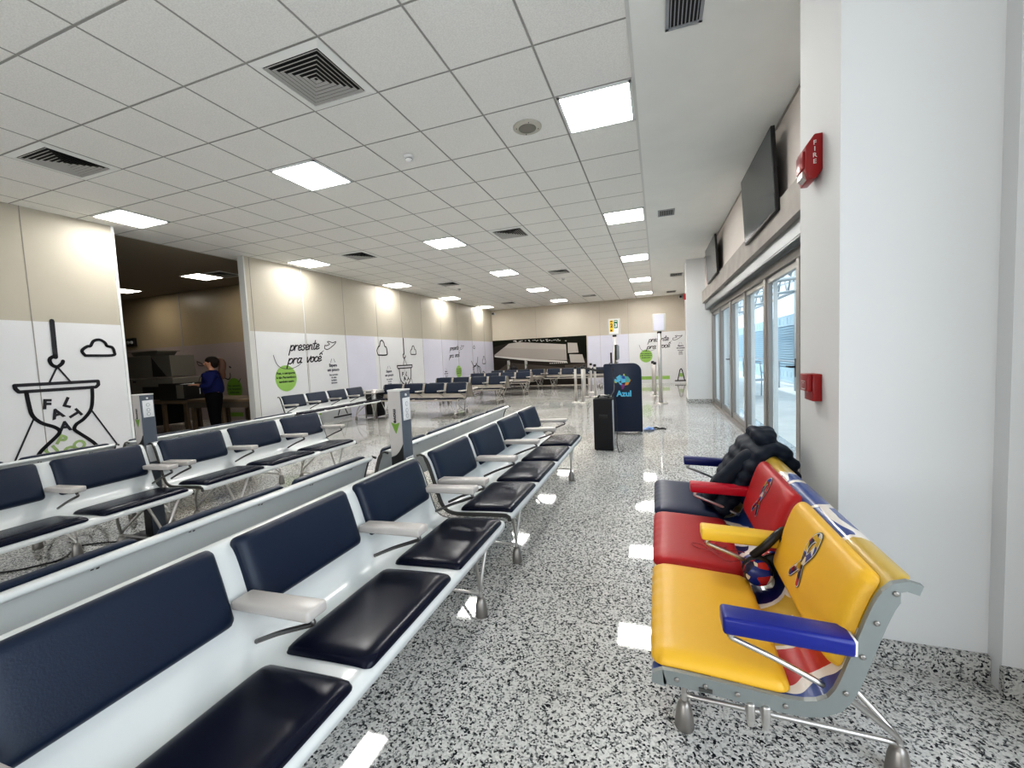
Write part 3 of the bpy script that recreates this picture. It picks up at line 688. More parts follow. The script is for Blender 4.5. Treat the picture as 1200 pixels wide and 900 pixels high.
#PART2
# ------------------------------------------------------------------ benches
PR = smooth_pts([(0,.402),(.006,.427),(.03,.440),(.15,.436),(.30,.427),(.365,.430),(.405,.450),(.428,.495),(.455,.580),(.484,.675),(.508,.730),(.540,.757),(.577,.750)], 4)
SL = [0]
for i in range(1, len(PR)): SL.append(SL[-1]+math.hypot(PR[i][0]-PR[i-1][0], PR[i][1]-PR[i-1][1]))
STOT = SL[-1]
def prof(s, off=0):
    s = max(0, min(STOT-1e-6, s)); i = 1
    while SL[i] < s: i += 1
    t = (s-SL[i-1])/(SL[i]-SL[i-1]); a, b = PR[i-1], PR[i]
    def tan(k):
        p, q = PR[max(k-1,0)], PR[min(k+1,len(PR)-1)]; l = math.hypot(q[0]-p[0], q[1]-p[1]); return ((q[0]-p[0])/l, (q[1]-p[1])/l)
    ta, tb = tan(i-1), tan(i); ty = ta[0]*(1-t)+tb[0]*t; tz = ta[1]*(1-t)+tb[1]*t; l = math.hypot(ty, tz); ty /= l; tz /= l
    return (a[0]*(1-t)+b[0]*t - tz*off, a[1]*(1-t)+b[1]*t + ty*off)
def s_at(y=None, z=None):
    for k in range(400):
        s = STOT*k/400; p = prof(s)
        if y is not None and p[0] >= y: return s
        if z is not None and s > .45 and p[1] >= z: return s
    return STOT
def shell(L, mats, parent, rivets=True):
    mb = MB(); ns = 40; xs = []; R = .05
    n = 6
    for k in range(n+1): xs.append(-L/2 + R*(1-math.cos(k/n*PI/2)))
    xs += [-x for x in xs[::-1]]
    th = .014
    def rng(x):
        e = max(0, abs(x)-(L/2-R)); cut = R*(1-math.sqrt(max(0, 1-(e/R)**2))) if e > 0 else 0
        return cut*.5, STOT-cut
    top = []; bot = []
    for x in xs:
        s0, s1 = rng(x); t = []; b = []
        for k in range(ns+1):
            s = s0+(s1-s0)*k/ns; y, z = prof(s); t.append(len(mb.v)); mb.v.append(Vector((x,y,z)))
            y, z = prof(s, -th); b.append(len(mb.v)); mb.v.append(Vector((x,y,z)))
        top.append(t); bot.append(b)
    for i in range(len(xs)-1):
        for k in range(ns):
            mb.face((top[i][k], top[i+1][k], top[i+1][k+1], top[i][k+1]), 0, True)
            mb.face((bot[i][k], bot[i][k+1], bot[i+1][k+1], bot[i+1][k]), 1, True)
        mb.face((top[i][0], bot[i][0], bot[i+1][0], top[i+1][0]), 0, True); mb.face((top[i][ns], top[i+1][ns], bot[i+1][ns], bot[i][ns]), 0, True)
    for g in (0, -1):
        for k in range(ns): mb.face((top[g][k], top[g][k+1], bot[g][k+1], bot[g][k]), 0)
    if rivets:
        sA = STOT-.055
        for q in (sA,):
            p = prof(q, -th-.0015); p2 = prof(q+.006, -th-.0015)
            mb.quad([(-L/2+.05,p[0],p[1]),(L/2-.05,p[0],p[1]),(L/2-.05,p2[0],p2[1]),(-L/2+.05,p2[0],p2[1])], 2)
        nr = int(L/.28)
        for k in range(nr):
            x = -L/2+(k+.5)*L/nr
            for dx, q in ((0, sA-.04), (.014, sA-.037)):
                p = prof(q, -th-.002); p2 = prof(q+.008, -th-.002)
                mb.quad([(x+dx-.004,p[0],p[1]),(x+dx+.004,p[0],p[1]),(x+dx+.004,p2[0],p2[1]),(x+dx-.004,p2[0],p2[1])], 2)
    return mb.build('shell', mats, parent)
SC_ = s_at(z=.685)
def bprof(s, off=0):
    if s <= SC_: return prof(s, off)
    p0 = prof(SC_, off); p1 = prof(SC_-.02, off); l = math.hypot(p0[0]-p1[0], p0[1]-p1[1]); k = (s-SC_)/l
    return (p0[0]+(p0[0]-p1[0])*k, p0[1]+(p0[1]-p1[1])*k)
def pad(name, xc, wd, s0, s1, H, mat, parent, rc=.03, nu=26, nv=26, pw=12, off0=.001, wrinkle=0, back=False):
    mb = MB(); sc, sh = (s0+s1)/2, (s1-s0)/2; hw = wd/2
    def pt(u, v):
        a = 2*u-1; b = 2*v-1
        a = math.copysign(1-(1-abs(a))**1.5, a); b = math.copysign(1-(1-abs(b))**1.5, b)
        # rounded corners
        X = a*hw; Y = b*sh; dx = abs(X)-(hw-rc); dy = abs(Y)-(sh-rc)
        if dx > 0 and dy > 0:
            m = max(dx, dy); l = math.hypot(dx, dy)
            if l > 0: X = math.copysign(hw-rc+dx*m/l, X); Y = math.copysign(sh-rc+dy*m/l, Y)
        h = H*(max(0, 1-abs(a)**pw)*max(0, 1-abs(b)**pw))**.5
        h += wrinkle*math.sin(X*90+Y*14)*max(0, abs(b)**6)*(1-abs(a)**8)
        if flip[0]: h = -.012
        p = (bprof if back else prof)(sc+Y, off0+h); return (xc+X, p[0], p[1])
    flip = [False]; mb.grid(pt, nu, nv)
    if back:
        flip[0] = True; mb.grid(pt, nu, nv); n1 = (nu+1)*(nv+1)
        rim = [j for j in range(nv+1)]+[i*(nv+1)+nv for i in range(1, nu+1)]+[nu*(nv+1)+j for j in range(nv-1, -1, -1)]+[i*(nv+1) for i in range(nu-1, 0, -1)]
        for a_, b_ in zip(rim, rim[1:]+rim[:1]): mb.face((a_, b_, b_+n1, a_+n1), 0, True)
    return mb.build(name, mat, parent)
S_SEAT = (s_at(y=.010), s_at(y=.325)); S_BACK = (s_at(z=.535), SC_+.082) if True else None
def armrest(x, mat, parent, rodmat, z=.606, pw=.075, th=.034, y0=.148, y1=.445, endcap=None):
    mb = MB(); h = pw/2; tilt = .012
    v = [(x-h,y0,z-th/2),(x+h,y0,z-th/2),(x+h,y1,z-th/2-tilt+.004),(x-h,y1,z-th/2-tilt+.004),(x-h,y0,z+th/2),(x+h,y0,z+th/2),(x+h,y1,z+th/2-tilt),(x-h,y1,z+th/2-tilt)]
    mb.v = [Vector(p) for p in v]
    for q in ((3,2,1,0),(4,5,6,7),(0,1,5,4),(1,2,6,5),(2,3,7,6),(3,0,4,7)): mb.face(q)
    o = mb.build('armrest', mat, parent, bevel=.009, seg=3)
    mb = MB(); mb.tube(smooth3([(x,y0+.045,z-th/2+.004),(x,y0+.02,z-th/2-.02),(x,y0+.05,z-th/2-.035),(x,.30,.515),(x,.398,.470)]), .0075, 8); mb.build('support_rod', rodmat, o)
    if endcap: MB().box((x-h+.006,y1-.004,z-th/2-tilt+.006),(x+h-.006,y1+.004,z+th/2-tilt-.003)).build('end_cap', endcap, o, bevel=.002)
    return o
def smooth3(P, n=4):
    out = []
    for i in range(len(P)-1):
        p0, p1, p2, p3 = [Vector(q) for q in (P[max(i-1,0)], P[i], P[i+1], P[min(i+2,len(P)-1)])]
        for k in range(n):
            t = k/n; out.append(.5*(2*p1+(p2-p0)*t+(2*p0-5*p1+4*p2-p3)*t*t+(3*p1-p0-3*p2+p3)*t**3))
    out.append(Vector(P[-1])); return out
def leg(lx, yr, mat, fmat, parent, spread=.11, yf=.095):
    mb = MB(); r = .0095
    for s in (-1, 1):
        mb.tube(smooth3([(lx,yf,.085),(lx+s*.004,yf,.15),(lx+s*spread*.55,yf-.01,.30),(lx+s*spread,yf-.02,.415)]), r, 8)
        mb.tube(smooth3([(lx,yr,.085),(lx+s*.006,yr-.01,.13),(lx+s*spread*.7,yr*.78,.27),(lx+s*spread,yr*.55,.405)]), r, 8)
    mb.tube([(lx,yf,.12),(lx,yf+.03,.115),(lx,yr-.03,.105),(lx,yr,.10)], r*.85, 8)
    mb.tube([(lx-spread,.06,.412),(lx+spread,.06,.412)], .009, 8)
    l = mb.build('leg', mat, parent)
    for y in (yf, yr):
        MB().lathe([(.030,0),(.032,.006),(.027,.06),(.021,.085),(.011,.10)], c=(lx,y,0), seg=18).build('foot', fmat, l)
    return l
def endframe(x, w, parent, mat, d0=-.024, d1=.006, bolts=None):
    mb = MB(); n = 30; ins = [prof(STOT*k/n, d1 if k not in (0,) else 0) for k in range(n+1)]; out = [prof(STOT*k/n, d0*(1 if k < n-2 else .55)) for k in range(n+1)]
    b = len(mb.v)
    for xx in (x-w/2, x+w/2):
        for p in ins: mb.v.append(Vector((xx,p[0],p[1])))
        for p in out: mb.v.append(Vector((xx,p[0],p[1])))
    m = n+1
    for k in range(n):
        mb.face((b+k,b+k+1,b+m+k+1,b+m+k)); mb.face((b+2*m+k,b+3*m+k,b+3*m+k+1,b+2*m+k+1))
        mb.face((b+k,b+2*m+k,b+2*m+k+1,b+k+1)); mb.face((b+m+k,b+m+k+1,b+3*m+k+1,b+3*m+k))
    for k in (0, n): mb.face((b+k,b+m+k,b+3*m+k,b+2*m+k))
    o = mb.build('end_frame', mat, parent)
    if bolts:
        for s in bolts:
            p = prof(s, (d0+d1)/2); MB().lathe([(.006,0),(.006,.003),(.003,.004)], c=(x+w/2,p[0],p[1]), seg=10, axis='x').build('bolt', M['foot'], o)
    return o
PITCH = .565
def make_bench(n, label, cat='bench', group=None, legs=None, sh='shell'):
    L = n*PITCH; t = empty('bench'); tag(t, label, cat, group)
    shell(L-.012, [M[sh], M[sh], M['darkgap']], t)
    for k in range(n):
        x = -L/2+(k+.5)*PITCH
        pad('seat_cushion', x, .512, S_SEAT[0], S_SEAT[1], .026, M['navyseat'], t, rc=.022)
        pad('back_cushion', x, .502, S_BACK[0], S_BACK[1], .030, M['navy'], t, rc=.022, back=True)
    for k in range(n+1):
        x = -L/2+k*PITCH; x += .036 if k == 0 else (-.036 if k == n else 0)
        armrest(x, M['arm'], t, M['rod'])
    for sx in (-1, 1): endframe(sx*(L/2-.004), .007, t, M['darkgap'], -.02, .001)
    for lx in (legs or (-L/2+.33, L/2-.16)): leg(lx, .60, M['chrome'], M['foot'], t)
    mb = MB()
    for y in (.10,.33): mb.tube([(-L/2+.02,y,.41),(L/2-.02,y,.41)], .014, 8)
    mb.build('beam', M['foot'], t)
    return t
AX = -.775            # front edge of the near bench row
b4 = make_bench(4, 'x'); b3 = make_bench(3, 'x', legs=(-.52,.62)); bf = make_bench(4, 'x', sh='shadedshell')
first = {4: True, 3: True, 'f': True}
def place(n, x, y, face, label, group=None):
    if face in ('-y','+y'): n = 'f'
    src = {4: b4, 3: b3, 'f': bf}[n]
    if first[n]: o = src; first[n] = False
    else: o = copy_tree(src)
    o.location = (x, y, 0); o.rotation_euler = (0,0,{'+x':PI/2,'-x':-PI/2,'-y':0,'+y':PI}[face]); o['label'] = label; o['category'] = 'bench'
    if group: o['group'] = group
    return o
G4 = 'airport bench units with navy cushions'
yA1, yA2 = .885, 3.225
place(4, AX, yA1, '+x', 'nearest white bench with navy cushions, bottom left of the photo, facing the painted bench', G4)
place(4, AX, yA2, '+x', 'white four seat bench with navy cushions in the front row, continuing beyond the nearest bench', G4)
place(4, -2.145, yA1, '-x', 'white bench seen from behind, back to back with the nearest bench, its rivets showing', G4)
place(4, -2.145, yA2+.03, '-x', 'white bench seen from behind, beyond the grey charging post in the front row', G4)
place(4, -3.22, yA1+.045, '+x', 'white navy cushioned bench in the second row, in front of the hourglass drawing', G4)
place(3, -3.22, 2.115+.85, '+x', 'white three seat bench in the second row, in front of the dim side room', G4)
place(4, -4.61, yA1+.045, '-x', 'white bench hidden back to back behind the second row, below the hourglass drawing', G4)
place(3, -4.61, 2.115+.85, '-x', 'white three seat bench facing away, back to back with the second row', G4)
place(4, -6.03, 6.92, '+x', 'white four seat bench standing against the side wall under the script lettering', G4)
for k, (yc, nm) in enumerate(((8.65,'nearest'), (11.2,'middle'), (13.65,'farthest'))):
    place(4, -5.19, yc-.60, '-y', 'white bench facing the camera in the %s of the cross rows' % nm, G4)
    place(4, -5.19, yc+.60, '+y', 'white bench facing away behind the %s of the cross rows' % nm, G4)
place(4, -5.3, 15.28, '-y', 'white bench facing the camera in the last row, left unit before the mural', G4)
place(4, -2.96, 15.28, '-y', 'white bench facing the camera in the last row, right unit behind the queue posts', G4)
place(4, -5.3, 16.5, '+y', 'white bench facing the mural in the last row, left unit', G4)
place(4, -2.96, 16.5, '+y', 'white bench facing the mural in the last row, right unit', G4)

# painted bench
t = empty('painted_bench', (-.035,1.985,0), -PI/2); tag(t, 'three seat bench painted with blue, red and yellow shapes, yellow, red and navy cushions', 'bench')
PB = 1.70
shell(PB-.02, [M['painted'], M['painted'], M['darkgap']], t, rivets=False)
pp = .56
sS = (s_at(y=.008), s_at(y=.335)); sB = (s_at(z=.505), s_at(z=.742))
for x, c in ((pp, 'yellow'), (0, 'red'), (-pp, 'dblue')):
    tag(pad('seat_cushion', x, .548, sS[0], sS[1], .036, M[c], t, rc=.035, wrinkle=.0022 if c == 'yellow' else .0008, nu=60, nv=40), {'yellow':'yellow seat cushion','red':'red seat cushion','dblue':'dark blue seat cushion'}[c])
    bc = pad('back_cushion', x, .535, sB[0], sB[1], .038, M[c], t, rc=.03, nu=40, nv=40); tag(bc, {'yellow':'yellow back cushion','red':'red back cushion','dblue':'dark blue back cushion'}[c])
    sm_ = (sB[0]+sB[1])/2+.005
    fb = lambda o: (lambda a, b: (x+.0+a, *prof(sm_+b, .0405+o)))
    path = [(.040,-.082),(.012,-.035),(-.012,.012),(-.026,.048),(-.018,.078),(0,.088),(.018,.078),(.026,.048),(.012,.012),(-.012,-.035),(-.040,-.082)]
    path = [(-a*.85+b*.28, b*.88+.012) for a, b in path]
    rb = flat(); stroke(rb, path, .029, fb(0)); r0 = rb.build('ribbon_border', M['ink'], bc); 
    rb = flat(); stroke(rb, path, .025, fb(.0006)); rb.build('ribbon_edge', M['white'], bc)
    rb = flat(); stroke(rb, path, .020, fb(.0012)); rb.build('ribbon', M['puzzle'], bc)
for x, c, lb in ((PB/2-.015,'blue','bright blue armrest'), (pp/2,'yarm','yellow armrest'), (-pp/2,'rarm','red armrest'), (-PB/2+.03,'barm','dark blue armrest')):
    tag(armrest(x, M[c], t, M['chrome'], z=.602, pw=.07, th=.046, y0=.175, y1=.452, endcap=M['white'] if c == 'blue' else None), lb)
endframe(PB/2-.004, .014, t, M['endplate'], -.036, .004, bolts=(.09,.16,.235,.34,.47,.57,.66,.75)); endframe(-PB/2+.004, .014, t, M['endplate'], -.036, .004)
MB().box((PB/2+.0035,.118,.405),(PB/2+.006,.15,.415)).build('maker_plate', M['darkgap'], t)
for lx in (PB/2-.33, -PB/2+.33): leg(lx, .685, M['chrome'], M['foot'], t, spread=.10)
for y in (.238,.272):
    mb = MB(); mb.box((PB/2-.03,y-.009,.355),(PB/2+.012,y+.009,.402)); mb.box((PB/2-.02,y-.008,.335),(PB/2+.006,y+.008,.36)); mb.build('linking_clamp', M['chrome'], t, bevel=.005, seg=3)
mb = MB()
for y in (.10,.33): mb.tube([(-PB/2+.02,y,.405),(PB/2-.03,y,.405)], .014, 8)
mb.build('beam', M['foot'], t)

# padded jacket hanging over the far seat back of the painted bench
t = empty('padded_jacket', (0,0,0)); tag(t, 'dark quilted jacket draped over the far back of the painted bench', 'jacket')
def blob(name, balls, mat, parent, vox=.010, sm=14, disp=0):
    mb = MB()
    for c, r in balls: mb.ball(c, r, nu=16, nv=12)
    o = mb.build(name, mat, parent); r = o.modifiers.new('Remesh', 'REMESH'); r.mode = 'VOXEL'; r.voxel_size = vox; r.use_smooth_shade = True
    q = o.modifiers.new('Smooth', 'SMOOTH'); q.factor = .5; q.iterations = sm
    return o
rj = random.Random(3); balls = []
# quilted rows across the seat back, from the seat up over the top and down behind
rows = [(.300,.505),(.335,.555),(.370,.610),(.402,.665),(.432,.720),(.470,.775),(.520,.812),(.575,.790),(.605,.730),(.618,.665)]
for i, (x, z) in enumerate(rows):
    wd = [.17,.185,.20,.20,.205,.20,.19,.185,.17,.15][i]; cy = [2.46,2.48,2.50,2.51,2.51,2.52,2.52,2.52,2.52,2.52][i]
    for k in range(12):
        f = -1+2*k/11; balls.append(((x-.035*(1-f*f)+rj.uniform(-.004,.004), cy+f*wd, z+rj.uniform(-.003,.003)-.02*f*f), (.042,.046,.032)))
blob('body', balls, M['jacket'], t)
balls = []
for (p, q, n, r) in (((.43,2.37,.74),(.30,2.36,.60),6,.052),((.30,2.36,.60),(.24,2.40,.505),4,.048),((.24,2.36,.505),(.30,2.52,.50),5,.044)):
    for k in range(n+1):
        f = k/n; balls.append((tuple(p[i]*(1-f)+q[i]*f for i in range(3)), (r,r*.95,r*(.9 if k%2 else .8))))
blob('sleeve', balls, M['jacket'], t)
balls = [((.50+.03*math.cos(a), 2.47+.11*math.sin(a), .835+.015*math.cos(2*a)), (.038,.04,.034)) for a in [k*PI/6 for k in range(12)]]
blob('collar', balls, M['jacket'], t)

# patterned ear defenders hanging from the yellow armrest
t = empty('ear_defenders', (.355,1.66,.53)); tag(t, 'round ear defenders with puzzle pattern cups and black headband, hanging at the yellow armrest', 'ear defenders')
mb = MB(); mb.ball((-.035,-.025,-.035), (.048,.030,.046), nu=24, nv=16); mb.build('ear_cup', M['puzzle2'], t)
mb = MB(); mb.ball((.03,.06,-.035), (.046,.030,.046), nu=24, nv=16); mb.build('ear_cup', M['puzzle2'], t)
mb = MB(); mb.ball((-.03,.004,-.034), (.052,.018,.05)); mb.ball((.025,.03,-.034), (.05,.018,.05)); mb.build('ear_pad', M['black'], t)
mb = MB(); mb.tube(smooth3([(-.045,.01,.01),(-.005,-.005,.06),(.03,.0,.10),(.06,.03,.105),(.07,.055,.06),(.055,.065,.0)], 6), .014, 10); mb.build('headband', M['black'], t)
mb = MB(); mb.box((.035,-.018,.055),(.06,.0,.095)); mb.build('adjuster', M['black'], t, bevel=.004)
mb = MB(); mb.tube(smooth3([(.298,1.779,.475),(.24,1.735,.478),(.20,1.80,.475),(.165,1.865,.475),(.12,1.878,.475),(.135,1.84,.475),(.19,1.83,.476),(.25,1.87,.476),(.235,1.90,.476),(.19,1.86,.476),(.215,1.80,.476),(.27,1.84,.476),(.31,1.82,.48)], 8), .0017, 6)
tag(mb.build('thin_cord', M['redcord']), 'thin looped cord lying on the red seat cushion', 'cord')

# ------------------------------------------------------------------ charging posts
def kiosk(x, y, label, rz=0, small=False):
    t = empty('charging_post', (x,y,0), rz); tag(t, label, 'charging post', 'grey charging posts')
    w, d, h = .042, .048, 1.135
    MB().box((-w,-d+.002,.02),(w,d,h-.006)).build('body', M['slate'], t, bevel=.003)
    cv = [(-w-.003+ (2*w-.001)*k/8, -d-.002, .745+.075*(k/8)**2.2) for k in range(9)]
    MB().prism(cv+[(w-.004,-d-.002,h),(-w-.003,-d-.002,h)], (0,.012,0)).build('front_cover', M['kiosk'], t)
    MB().prism([(-w-.003,-d-.002,.02),(w-.004,-d-.002,.02)]+[(x,y,z-.004) for x,y,z in cv[::-1]], (0,.010,0)).build('lower_cover', M['black'], t)
    MB().box((-w-.006,-d-.004,h-.006),(w+.002,d+.002,h+.004)).build('cap', M['trimw'], t, bevel=.002)
    mb = MB(); mb.box((-.16,-.16,0),(.16,.16,.02)); mb.build('base_plate', M['black'], t, bevel=.004)
    if not small:
        f = lambda a, b: (b*.7-.002, -d-.004, .985-a*.8)
        mb = flat(); text_faces('move', .046, f, mb, 0, bold=.002); mb.build('lettering', M['ink'], t)
        mb = flat(); g = lambda a, b: (a-.002, -d-.004, b); polyface(mb, [(-.03,.948),(0,.938),(.03,.948),(.004,.885),(0,.88)], g); mb.build('green_arrow', M['dgreen'], t)
    mb = MB(); mb.box((w,-d+.014,.955),(w+.004,d-.008,1.088)); mb.build('socket_plate', M['white'], t, bevel=.002)
    for z in (.980,1.012,1.052):
        mb = flat(); polyface(mb, ellipse(.002, z, .013, .0135, 14), lambda a, b: (w+.0048, a, b)); polyface(mb, ellipse(.002, z, .010, .0105, 14), lambda a, b: (w+.0055, a, b), 1)
        mb.build('socket', [M['greyp'], M['white']], t)
    MB().box((w,-d+.012,.60),(w+.004,d-.006,.735)).build('lower_plate', M['white'], t, bevel=.002)
    MB().lathe([(.007,w),(.007,w+.006),(.003,w+.008)], c=(0,0,1.105), seg=12, axis='x').build('lock', M['white'], t)
    return t
kiosk(-1.455, 2.068+.045, 'grey charging post with sockets standing between the front row benches')
kiosk(-3.845, 2.10+.045, 'grey charging post with sockets between the second row benches, before the dim side room')
kiosk(-6.11, 17.08, 'far grey charging post in front of the mural, left of the two'); kiosk(-5.32, 17.08, 'far grey charging post in front of the mural, right of the two')
mb = MB(); mb.tube(smooth3([(-3.87,2.0,.01),(-4.2,1.84,.006),(-4.05,1.67,.006),(-4.09,1.54,.006),(-4.25,1.40,.006),(-4.9,1.1,.006)], 6), .006, 6)
tag(mb.build('floor_cable', M['black']), 'black cable lying on the floor under the second row benches', 'cable')
t = empty('backpack', (-5.38,16.12,.80)); tag(t, 'dark backpack standing up behind the last row of seats, between two charging posts', 'bag')
t.location = (-5.62,16.33,.48)
MB().ball((0,0,.20), (.19,.11,.24)).build('body', M['blackf'], t); MB().ball((.05,-.07,.13), (.12,.06,.11)).build('pocket', M['blackf'], t)
MB().tube(smooth3([(-.04,0,.42),(-.03,0,.50),(.03,0,.50),(.04,0,.42)]), .012).build('handle', M['black'], t)

# bin at the end of the wall bench
t = empty('waste_bin', (-6.45,8.38,0)); tag(t, 'dark waste bin with steel corner posts at the far end of the wall bench', 'bin')
MB().box((-.17,-.13,.03),(.17,.13,.62)).build('body', M['black'], t, bevel=.01); MB().box((-.18,-.14,.62),(.18,.14,.655)).build('lid', M['trimw'], t, bevel=.006)
MB().lathe([(.052,0),(.052,.67),(.04,.68)], c=(.10,-.17,0)).build('corner_post', M['chrome'], t); MB().lathe([(.02,0),(.02,.66)], c=(-.18,-.14,0)).build('corner_post', M['chrome'], t)

# ------------------------------------------------------------------ queue posts, sign stands
def post(x, y, label, belt=None):
    t = empty('queue_post', (x,y,0)); tag(t, label, 'queue post', 'chrome queue posts')
    MB().lathe([(.12,0),(.12,.012),(.05,.03),(.03,.04)], seg=28).build('base', M['chrome'], t)
    MB().lathe([(.036,.03),(.036,.90),(.03,.905)], seg=16).build('pole', M['chrome'], t)
    MB().lathe([(.042,.90),(.045,.91),(.045,.965),(.03,.975)], seg=16).build('head', M['black'], t)
    if belt: mb = MB(); a, b = Vector((0,0,.935)), Vector(belt); d = Vector((0,0,.024)); mb.quad([a-d, b-d, b+d, a+d]); mb.build('belt', M['blackf'], t)
post(-2.08,11.04,'chrome queue post left of the navy podium, front left of the cluster'); post(-1.87,10.90,'chrome queue post with a black belt running to the podium', belt=(1.08,-3.7,.0+.955))
post(-2.076,12.45,'chrome queue post third in the line behind the front pair'); post(-2.095,13.88,'chrome queue post farthest from the camera in the left line'); post(-1.762,12.42,'chrome queue post nearest the podium edge in the left line')
post(-.157,13.58,'chrome queue post right of the podium, the farther of two'); post(-.091,12.46,'chrome queue post right of the podium, the nearer of two')
def signstand(x, y, label, txt=False, rz=0):
    t = empty('sign_stand', (x,y,0), rz); tag(t, label, 'sign stand')
    MB().lathe([(.17,0),(.17,.014),(.05,.03),(.03,.04)], seg=28).build('base', M['chrome'], t)
    MB().lathe([(.045,.03),(.045,1.70),(.03,1.705)], seg=16).build('pole', M['chrome'], t)
    MB().box((-.05,-.05,1.70),(.05,.05,1.75)).build('bracket', M['black'], t, bevel=.01)
    b = MB().box((-.15,-.035,1.75),(.15,.035,2.17)).build('sign_frame', M['trimw'], t, bevel=.012)
    MB().box((-.125,-.038,1.775),(.105,-.034,2.145)).build('sign_face', M['white'] if txt else M['lilac'], b)
    if txt:
        f = lambda a, b_: (a, -.0395, b_)
        mb = flat(); polyface(mb, [(-.115,1.83),(-.02,1.83),(-.02,2.13),(-.115,2.13)], f); mb.build('yellow_field', M['signyel'], b)
        mb = flat(); polyface(mb, [(-.005,1.92),(.09,1.92),(.09,2.13),(-.005,2.13)], f); mb.build('green_field', M['signgreen'], b)
        g = lambda a, b_: (a, -.041, b_)
        mb = flat(); text_faces('2', .13, lambda a, q: g(a-.067, q+1.99), mb, 0, bold=.004); polyface(mb, [(-.10,2.09),(-.035,2.09),(-.035,2.115),(-.10,2.115)], g); polyface(mb, [(-.10,1.845),(-.05,1.845),(-.05,1.885),(-.10,1.885)], g); mb.build('black_numeral', M['ink'], b)
        mb = flat(); text_faces('3', .13, lambda a, q: g(a+.042, q+1.99), mb, 0, bold=.004); polyface(mb, [(.01,2.09),(.075,2.09),(.075,2.11),(.01,2.11)], g); mb.build('white_numeral', M['white'], b)
    return t
signstand(.045,10.73,'blank sign on a tall chrome pole right of the podium'); signstand(-1.06,11.3,'gate sign with yellow 2 and green 3 on a chrome pole behind the podium', True)

# ------------------------------------------------------------------ podium, speaker
t = empty('podium', (-.53,6.7,0)); tag(t, 'tall navy podium with a colourful map emblem, behind the black speaker', 'podium')
pts = [(-.285,.05),(.285,.05),(.285,.99)] + [(.285-.13+.13*math.cos(a*PI/16), .99+.13*math.sin(a*PI/16)) for a in range(1,9)] + [(-.285+.03-.03*math.sin(a*PI/8), 1.09+.03*math.cos(a*PI/8)) for a in range(0,5)]
MB().prism([(x,0,z) for x, z in pts], (0,.035,0)).build('front_panel', M['podium'], t, bevel=.004)
MB().prism([(x*.965,0.035,.05+(z-.05)*.985) for x, z in pts], (0,.33,0)).build('body', M['black'], t)
for x in (-.24,.24):
    for y in (.05,.31): MB().lathe([(.014,0),(.014,.05)], c=(x,y,0), seg=10).build('foot', M['chrome'], t)
f = lambda a, b: (a, -.003, b)
tiles = [('cyan',[(-.09,.80),(-.03,.84),(-.02,.79),(-.07,.76)]),('teal',[(-.03,.84),(.0,.82),(.0,.77),(-.02,.79)]),('cyan',[(-.11,.78),(-.07,.76),(-.02,.79),(-.02,.74),(-.08,.72),(-.12,.74)]),('royal',[(0,.83),(.04,.82),(.05,.77),(0,.77)]),('lime',[(.02,.85),(.04,.85),(.05,.82),(.02,.82)]),('teal',[(.04,.82),(.09,.81),(.12,.77),(.05,.77)]),('lime',[(-.13,.75),(-.09,.74),(-.08,.71),(-.11,.715)]),('cyan',[(-.02,.79),(.05,.77),(.05,.72),(-.01,.71)]),('teal',[(.05,.77),(.12,.77),(.11,.72),(.05,.72)]),('orange',[(.05,.72),(.11,.72),(.09,.68),(.04,.67)]),('orange',[(.10,.76),(.135,.76),(.115,.72)]),('cyan',[(-.06,.73),(-.01,.71),(-.0,.68),(-.03,.68)]),('purple',[(-.01,.70),(.04,.68),(.03,.64),(-.02,.65)]),('purple',[(0,.65),(.03,.64),(.01,.61),(-.015,.62)]),('royal',[(-.03,.68),(-.0,.69),(-.01,.66)])]
for c in ('cyan','teal','royal','lime','orange','purple'):
    mb = flat()
    for cc, P in tiles:
        if cc == c: polyface(mb, [(a+.0-.005, b+.105) for a, b in P], f)
    mb.build('map_emblem', M[c], t)
mb = flat(); text_faces('Azul', .125, lambda a, b: f(a+.02, b+.645), mb, 0, bold=.0045); mb.build('lettering', M['cyan'], t)
t = empty('monitor', (-.63,6.9,1.125)); tag(t, 'thin monitor seen edge on, standing on top of the podium', 'monitor')
MB().box((-.02,-.14,.0),(.02,.14,.012)).build('stand', M['black'], t); MB().box((-.022,-.02,.0),(-.008,.02,.2)).build('neck', M['black'], t)
MB().box((-.008,-.16,.05),(.02,.16,.29)).build('screen', M['black'], t, bevel=.004); MB().box((.02,-.15,.06),(.035,.15,.28)).build('back_cover', M['greyp'], t, bevel=.004)
t = empty('card_terminal', (-.70,6.8,1.125)); tag(t, 'small black device standing on the podium beside the monitor', 'device')
MB().box((-.012,-.04,0),(.012,.04,.17)).build('body', M['black'], t, bevel=.004); MB().box((-.02,-.05,0),(.02,.05,.012)).build('stand', M['black'], t)
t = empty('loudspeaker', (-.695,5.55,0)); tag(t, 'black upright portable loudspeaker on the floor in front of the podium', 'speaker')
MB().box((-.13,0,.01),(.118,.26,.695)).build('cabinet', M['blackf'], t, bevel=.012, seg=3)
MB().box((.113,.012,.03),(.128,.09,.67)).build('side_trim', M['silvertrim'], t, bevel=.003)
MB().box((-.055,-.004,.44),(.05,.004,.485)).build('badge', M['black'], t, bevel=.002)
for x in (-.10,.10):
    for y in (.03,.23): MB().lathe([(.015,0),(.015,.014)], c=(x,y,0), seg=10).build('foot', M['black'], t)
MB().tube(smooth3([(-.07,.10,.69),(-.06,.10,.725),(.05,.10,.725),(.06,.10,.69)]), .012).build('handle', M['black'], t)
mb = MB(); mb.tube(smooth3([(-.62,5.62,.74),(-.56,5.6,.72),(-.53,5.58,.6),(-.525,5.57,.3),(-.53,5.56,.1),(-.50,5.5,.008),(-.46,5.6,.008),(-.5,6.0,.008)], 6), .005, 6)
